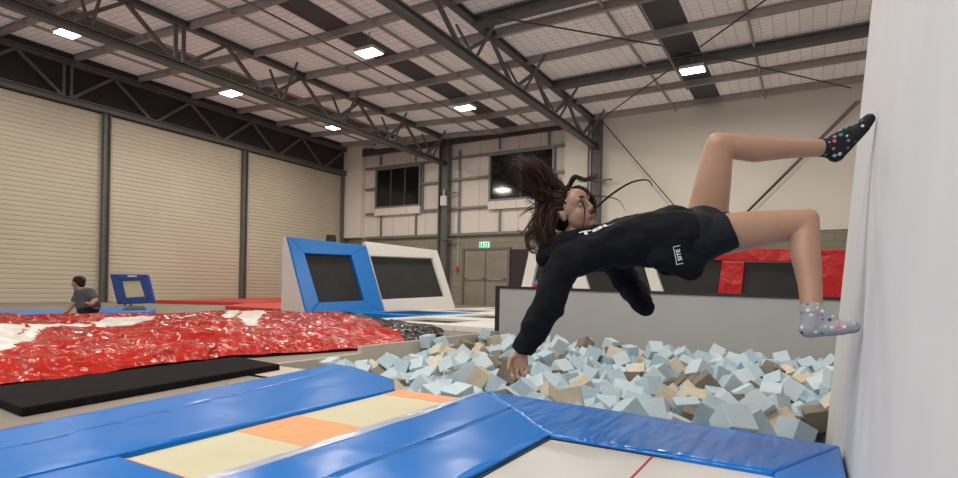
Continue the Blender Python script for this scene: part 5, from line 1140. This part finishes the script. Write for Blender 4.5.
hull(Hd, sph_pts(q(562, 245, 2.28 + o_), .050) + sph_pts(q(585, 240, 2.28 + o_), .052) + sph_pts(q(600, 238, 2.34 + o_), .05) + sph_pts(q(575, 244, 2.42 + o_), .055))
chain(Hd, [(sR, .072), (mid(sR, elR, .5, -RT * .01), .070), (elR, .068), (mid(elR, wrR, .5), .058), (mid(elR, wrR, .86), .044)])
cyl(Hd, mid(elR, wrR, .84), mid(elR, wrR, 1.03), .046, .044, 20)
chain(Hd, [(sL, .07), (mid(sL, elL, .6), .062), (elL, .060), (mid(elL, wrL, .6), .055), (mid(elL, wrL, .95), .050), (mid(elL, wrL, 1.15), .040)])
hd = remesh(Hd, .006, 5, fold(8.5, .009))
hd_o = obj('hoodie', hd, MAT['hoodie'], G, smooth=True)
# shorts
Sh = BM()
hull(Sh, sph_pts(q(698, 238, 2.10 + o_), .105) + sph_pts(q(697, 232, 2.28 + o_), .100) + sph_pts(hipR - RT * .01, .094) + sph_pts(hipL - RT * .01, .088))
def cone_open(bm, p0, r0, p1, r1, n=24):
    cyl(bm, p0, p1, r0, r1, n)
dR = (kneeR - hipR); dL = (kneeL - hipL)
def ecyl(bm, p, q_, r0, r1, wide, n=28):
    d = (q_ - p).normalized(); sd = (FW - d * FW.dot(d)).normalized(); t = d.cross(sd)
    hexa(bm, [p + (sd * math.cos(2*math.pi*i/n) * wide + t * math.sin(2*math.pi*i/n)) * r0 for i in range(n)], [q_ + (sd * math.cos(2*math.pi*i/n) * wide + t * math.sin(2*math.pi*i/n)) * r1 for i in range(n)])
ecyl(Sh, q(702, 241, 2.10 + o_), q(731, 229.5, 2.06 + o_), .088, .079, 1.2)
ecyl(Sh, hipL - UP * .02, q(707, 212, 2.27 + o_), .095, .092, 1.0)
sh = remesh(Sh, .004, 2, fold(9, .003))
sh_o = obj('shorts', sh, MAT['shorts'], G, smooth=True)
# socks
for nm, a, h, t_, m, kn_ in (('sock', ankL, heelL, toe1, MAT['sock1'], kneeL), ('sock', ankR, heelR, toe2, MAT['sock2'], kneeR)):
    b = BM(); foot(b, a, h, t_, .03, 1, .004); up = (kn_ - a).normalized()
    cyl(b, a - up * .012, a + up * .026, .040, .0405, 24)
    b = remesh(b, .003, 4)
    obj('sock', b, m, G, smooth=True, label='black patterned ankle sock' if m is MAT['sock1'] else 'grey patterned ankle sock')

# printed marks
def text_mesh(s, size):
    c = bpy.data.curves.new('t', 'FONT'); c.body = s; c.size = size; c.align_x = 'CENTER'; c.align_y = 'CENTER'; c.offset = size * .03
    o = bpy.data.objects.new('t', c); COL.objects.link(o); bpy.context.view_layer.update()
    me = bpy.data.meshes.new_from_object(o.evaluated_get(bpy.context.evaluated_depsgraph_get())); bpy.data.objects.remove(o)
    b = BM(); b.from_mesh(me); bpy.data.meshes.remove(me); return b
def on_surface(b, target_o, centre, ex, ey, nrm, name, m, off=.003):
    """lay a flat mark on the cloth: each vertex dropped along the mark's own normal"""
    for k in range(3):
        lg = [e for e in b.edges if e.calc_length() > .008]
        if lg: bmesh.ops.subdivide_edges(b, edges=lg, cuts=1)
        bmesh.ops.triangulate(b, faces=[f for f in b.faces if len(f.verts) > 3])
    tb = BM(); tb.from_mesh(target_o.data); tb.transform(Matrix.Translation(wloc(target_o))); bv = BVHTree.FromBMesh(tb)
    for v in b.verts:
        p = centre + ex * v.co.x + ey * v.co.y
        hit = bv.ray_cast(p + nrm * .4, -nrm)
        v.co = (hit[0] + nrm * off) if hit[0] else p
    tb.free()
    return obj(name, b, m, G, recalc=False)
b = text_mesh('SITE', .026)
for a in (((-.038, .017), (.038, .020)), ((-.038, -.012), (-.035, .02)), ((.035, -.012), (.038, .02))):
    v = [b.verts.new((x, y, 0)) for x, y in ((a[0][0], a[0][1]), (a[1][0], a[0][1]), (a[1][0], a[1][1]), (a[0][0], a[1][1]))]; b.faces.new(v)
ex = (UP * .97 - RT * .22).normalized(); ey = (-RT * .97 - UP * .2).normalized()
on_surface(b, hd_o, q(673, 256, 2.1 + o_), ex, ey * .85, TC, 'chest_logo', MAT['print'])
b = text_mesh('T8L', .085)
for v in b.verts: v.co.x *= 1.0
nn = (UP * .55 + TC * .83).normalized(); ex = (RT * .975 + UP * .22).normalized(); ey = nn.cross(ex).normalized()
tb = BM(); tb.from_mesh(hd_o.data); tb.transform(Matrix.Translation(wloc(hd_o))); hv = BVHTree.FromBMesh(tb).ray_cast(CAM, ray(596, 230).normalized()); tb.free()
b2_ = on_surface(b, hd_o, hv[0] if hv[0] else q(596, 230, 2.2), ex * 1.05, ey * .42, nn, 'chest_print', MAT['print'])

# hair
HB = BM()
ell(HB, hp(0, -.026, .046), (.079, .086, .080), HAX, 14); ell(HB, hp(0, -.045, .0), (.072, .064, .075), HAX, 12)
capm = remesh(HB, .005, 3, lambda c: .004 * noise.noise(c * 60))
fd = [f for f in capm.faces if (lambda c: (c - head_c).dot(HF) > .020 + max(0, (c - head_c).dot(HU) - .01) * .75 and (c - head_c).dot(HU) < .088)(f.calc_center_median())]
bmesh.ops.delete(capm, geom=fd, context='FACES')
MAT['haircap'] = mat('hair_scalp', (.014, .007, .005), .8, bump=.6, bscale=60, spec=.08, bdist=.004)
hc = obj('hair', capm, MAT['haircap'], G, smooth=True)
def U3(u, v, D): return q(u, v, D + o_)
clumps = [
  ([(560,200,2.40),(548,190,2.38),(537,178,2.34),(526,168,2.30),(514,162,2.28)], 110, .036, .040, .0024),
  ([(562,198,2.44),(552,183,2.44),(543,172,2.42),(534,164,2.40),(524,166,2.38)], 90, .034, .034, .0024),
  ([(556,205,2.40),(545,198,2.36),(533,190,2.33),(521,184,2.30),(514,172,2.28)], 90, .034, .036, .0024),
  ([(558,206,2.38),(548,200,2.35),(540,192,2.33),(533,186,2.31),(527,178,2.28)], 70, .036, .040, .0024),
  ([(565,196,2.40),(557,186,2.38),(549,176,2.36),(541,168,2.34),(533,165,2.32)], 60, .026, .026, .0022),
  ([(553,210,2.36),(547,222,2.34),(545,235,2.33),(547,246,2.33),(542,254,2.33)], 110, .040, .030, .0024),
  ([(556,200,2.36),(546,208,2.34),(541,220,2.32),(543,234,2.31),(549,244,2.30)], 90, .036, .030, .0024),
  ([(552,214,2.42),(541,214,2.42),(535,226,2.42),(537,242,2.42),(546,250,2.40)], 50, .03, .026, .0020),
  ([(550,218,2.34),(539,226,2.32),(528,234,2.32),(528,245,2.32),(538,251,2.32)], 14, .018, .008, .0020),
  ([(548,222,2.34),(538,234,2.32),(527,244,2.31),(533,253,2.31),(545,254,2.31)], 10, .016, .008, .0020),
  ([(548,208,2.36),(540,212,2.34),(531,222,2.32),(523,232,2.31),(517,229,2.31)], 8, .018, .006, .0018),
  ([(546,204,2.36),(536,206,2.34),(527,210,2.33),(519,217,2.32)], 7, .018, .005, .0018),
  ([(554,206,2.34),(550,222,2.30),(552,238,2.29),(558,246,2.30)], 70, .026, .022, .0024),
  ([(566,192,2.34),(570,184,2.32),(575,177,2.30),(584,180,2.28),(592,177,2.28),(599,175,2.28)], 22, .012, .003, .0020),
  ([(568,190,2.34),(573,181,2.32),(577,175,2.3)], 16, .010, .004, .0024),
  ([(570,194,2.32),(560,186,2.30),(552,178,2.30),(549,170,2.30)], 20, .016, .012, .0018),
  ([(584,196,2.40),(592,196,2.42),(600,197,2.44)], 4, .006, .004, .0013),
  ([(582,195,2.40),(600,196,2.42),(618,200,2.44),(626,212,2.44)], 4, .006, .004, .0012),
  ([(583,222,2.30),(596,208,2.28),(612,194,2.26),(632,182,2.25),(648,180,2.25),(652,186,2.25)], 12, .004, .003, .0018),
  ([(580,196,2.28),(584,206,2.25),(585,216,2.245),(583,228,2.25)], 5, .002, .002, .0016),
  ([(548,196,2.36),(540,190,2.33),(532,196,2.31),(526,204,2.3)], 10, .02, .014, .0016),
  ([(574,190,2.36),(584,191,2.37),(592,199,2.40),(593,212,2.42),(589,220,2.42)], 46, .012, .006, .0022),
  ([(570,191,2.34),(579,189,2.35),(587,193,2.38),(591,200,2.40)], 40, .012, .008, .0022),
]
sa, sb_ = [], []
for ci, (C, n, s0, s1, r) in enumerate(clumps):
    P0 = [U3(*c) for c in C]
    for k in range(n):
        ang = random.uniform(0, 6.28); rr = math.sqrt(random.random()); ph = random.uniform(0, 9)
        P = []
        for i, p in enumerate(P0):
            t_ = i / (len(P0) - 1); sp_ = s0 + (s1 - s0) * t_
            off = (RT * math.cos(ang + t_ * 1.5) + UP * math.sin(ang + t_ * 1.5)) * rr * sp_ + FW * random.uniform(-1, 1) * sp_ * .8
            off += (RT * noise.noise(Vector((ph, t_ * 4, 1))) + UP * noise.noise(Vector((ph, t_ * 3, 5)))) * .034 * t_ * (1 if n > 18 else .15)
            P.append(p + off)
        if n > 24:
            if random.random() < .55: P = P[:-1]
            for i in range(1, len(P)): P[i] = P[i] + (RT * math.sin(ph * 3 + i * 2.1) + UP * math.cos(ph * 5 + i * 1.7)) * .010
        (sb_ if random.random() < .38 else sa).append((catmull(P, 16), r * random.uniform(.6, 1.2)))
for k in range(190):
    a0 = random.uniform(-1.5, 1.5); h0 = random.uniform(-.06, .10)
    f0 = random.uniform(.0, .055) if h0 > .04 else random.uniform(-.03, .01)
    s0_ = random.choice((1, 1, 1, -1)); rr = math.sqrt(max(.12, 1 - ((f0 + .026) / .09) ** 2 - ((h0 - .046) / .085) ** 2))
    P = [hp(s0_ * .080 * rr, f0, h0), hp(s0_ * .084 * max(.2, rr), f0 - .035, h0 + .012), hp(s0_ * .07 * rr, f0 - .075, h0 + .022), hp(s0_ * .05, f0 - .12, h0 + .05 + random.uniform(-.05, .04)), hp(s0_ * .03, f0 - .17, h0 + random.uniform(-.06, .12))]
    for i in range(1, 5): P[i] = P[i] + Vector([random.uniform(-.006, .006) for _ in range(3)])
    (sb_ if random.random() < .35 else sa).append((catmull(P, 14), .0022))
b = BM(); tubes(b, sa); o = obj('hair_strands', b, MAT['hair'], hc, recalc=True, smooth=True)
b = BM(); tubes(b, sb_); o = obj('hair_strands', b, MAT['hairb'], hc, recalc=True, smooth=True, label='lighter brown hair strands')
# drawstring-like dark strand is hair; ok

# ---------------- the running boy at the left
Dm = 10.3
def mq(u, v, dd=0): return PD(u, v, Dm + dd)
Mn = thing('person', 'person in a grey t-shirt and black shorts running left behind the airbag', 'person', (mq(86, 300).x, mq(86, 300).y, -1.0))
px = Dm / F
B = BM(); mh = mq(78, 283.2)
mf = (-RT * .9 + TC * .1 - UP*.15).normalized(); mu_ = UP; mr = mf.cross(mu_).normalized()
MAX_ = (mr, mf, (UP - mf * UP.dot(mf)).normalized())
ell(B, mh, (.078, .1, .115), MAX_); cap(B, mh + mf * .09 - UP * .01, .012, mh + mf * .105 - UP * .03, .016); cap(B, mh + mf * .05 - UP * .09, .035, mh - UP * .07, .05)
ell(B, mh - mr * .08, (.012, .02, .03), MAX_); ell(B, mh + mr * .08, (.012, .02, .03), MAX_)
ch = mq(86, 293); pel = mq(89, 309); cap(B, mh - UP * .08 - mf * .02, .055, ch, .06)
mSn, mSf = mq(90, 293, -.2), mq(79, 293.5, .1)
hull(B, sph_pts(mSn, .07) + sph_pts(mSf, .07) + sph_pts(mq(92, 306, -.1), .12) + sph_pts(mq(84, 307, .1), .1))
hull(B, sph_pts(mq(92, 308, -.12), .11) + sph_pts(mq(85, 309, .1), .11) + sph_pts(pel, .13))
aR = [(mSf, .055), (mq(75, 302, 0), .045), (mq(68, 311, -.1), .032)]; chain(B, aR)
hand(B, mq(68, 311, -.1), (-RT * .7 - UP * .6), FW, TC, 1.1, (.4, .4, .4, .4), .1)
aL = [(mSn, .055), (mq(95.5, 300, -.3), .045), (mq(91, 304, -.45), .035)]; chain(B, aL)
hand(B, mq(91, 304, -.45), (-RT * .9 + UP * .3), FW, TC, 1.1, (.8, .8, .8, .8), .05)
zf = -.98
hpR = mq(91, 311, -.12); hpL = mq(85, 311, .1)
def gp(u, dd, z): p = mq(u, 320, dd); return Vector((p.x, p.y, z))
kR, kL = gp(84, -.12, -.45), gp(93, .1, -.5); fR, fL = gp(86, -.12, -.90), gp(103, .1, -.72)
chain(B, [(hpR, .095), (mid(hpR, kR, .5), .08), (kR, .058)]); chain(B, [(kR, .058), (mid(kR, fR, .35), .058), (fR, .036)]); cap(B, fR - UP * .03, .04, fR - UP * .045 + mf * .15, .028)
chain(B, [(hpL, .095), (mid(hpL, kL, .5), .08), (kL, .058)]); chain(B, [(kL, .058), (mid(kL, fL, .35), .058), (fL, .036)]); cap(B, fL - UP * .03, .04, fL - UP * .15 + mf * .05, .028)
obj('body', remesh(B, .009, 3), MAT['skin'], Mn, smooth=True)
T = BM(); hull(T, sph_pts(mSn, .085) + sph_pts(mSf, .085) + sph_pts(mq(92, 305, -.1), .14) + sph_pts(mq(84, 306, .1), .125) + sph_pts(mq(87, 291, 0), .06))
cap(T, mSf, .078, mid(aR[0][0], aR[1][0], .75), .07); cap(T, mSn, .078, mid(aL[0][0], aL[1][0], .75), .07)
obj('tshirt', remesh(T, .014, 3, fold(5, .008)), MAT['tee'], Mn, smooth=True)
T = BM(); hull(T, sph_pts(mq(91, 310, -.12), .13) + sph_pts(mq(85, 310, .1), .13) + sph_pts(mq(89, 307), .13)); cap(T, hpR, .12, mid(hpR, kR, .8), .1); cap(T, hpL, .12, mid(hpL, kL, .8), .1)
obj('shorts', remesh(T, .014, 3), MAT['shorts'], Mn, smooth=True)
T = BM(); ell(T, mh + UP * .035 - mf * .02, (.095, .11, .10), MAX_); ell(T, mh - mf * .06, (.085, .06, .10), MAX_)
T = remesh(T, .01, 2, lambda c: .014 * noise.noise(c * 22))
bmesh.ops.delete(T, geom=[f for f in T.faces if (f.calc_center_median() - mh).dot(mf) > .045 and (f.calc_center_median() - mh).dot(UP) < .045], context='FACES')
obj('hair', T, MAT['hair'], Mn, smooth=True)

# ------------------------------------------------------------- light
w = bpy.data.worlds.new('world'); S.world = w; w.use_nodes = True
w.node_tree.nodes['Background'].inputs[0].default_value = (.95, .97, 1, 1); w.node_tree.nodes['Background'].inputs[1].default_value = .55
def area(loc, target, sx, sy, en, col=(1, 1, 1)):
    ld = bpy.data.lights.new('light', 'AREA'); ld.shape = 'RECTANGLE'; ld.size = sx; ld.size_y = sy; ld.energy = en; ld.color = col
    o = bpy.data.objects.new('light', ld); COL.objects.link(o); o.location = loc
    o.rotation_euler = (Vector(target) - Vector(loc)).to_track_quat('-Z', 'Y').to_euler(); return o
area((-2.0, -2.5, 5.0), (-1.2, 3, .6), 2.0, 1.5, 120, (.93, .96, 1))  # unseen fill light added to brighten the foreground
area((-5.0, 1.5, 5.8), (-.5, 3, .3), 1.2, 1.2, 60, (1, .97, .93))  # second added fill light, from the left, no fixture
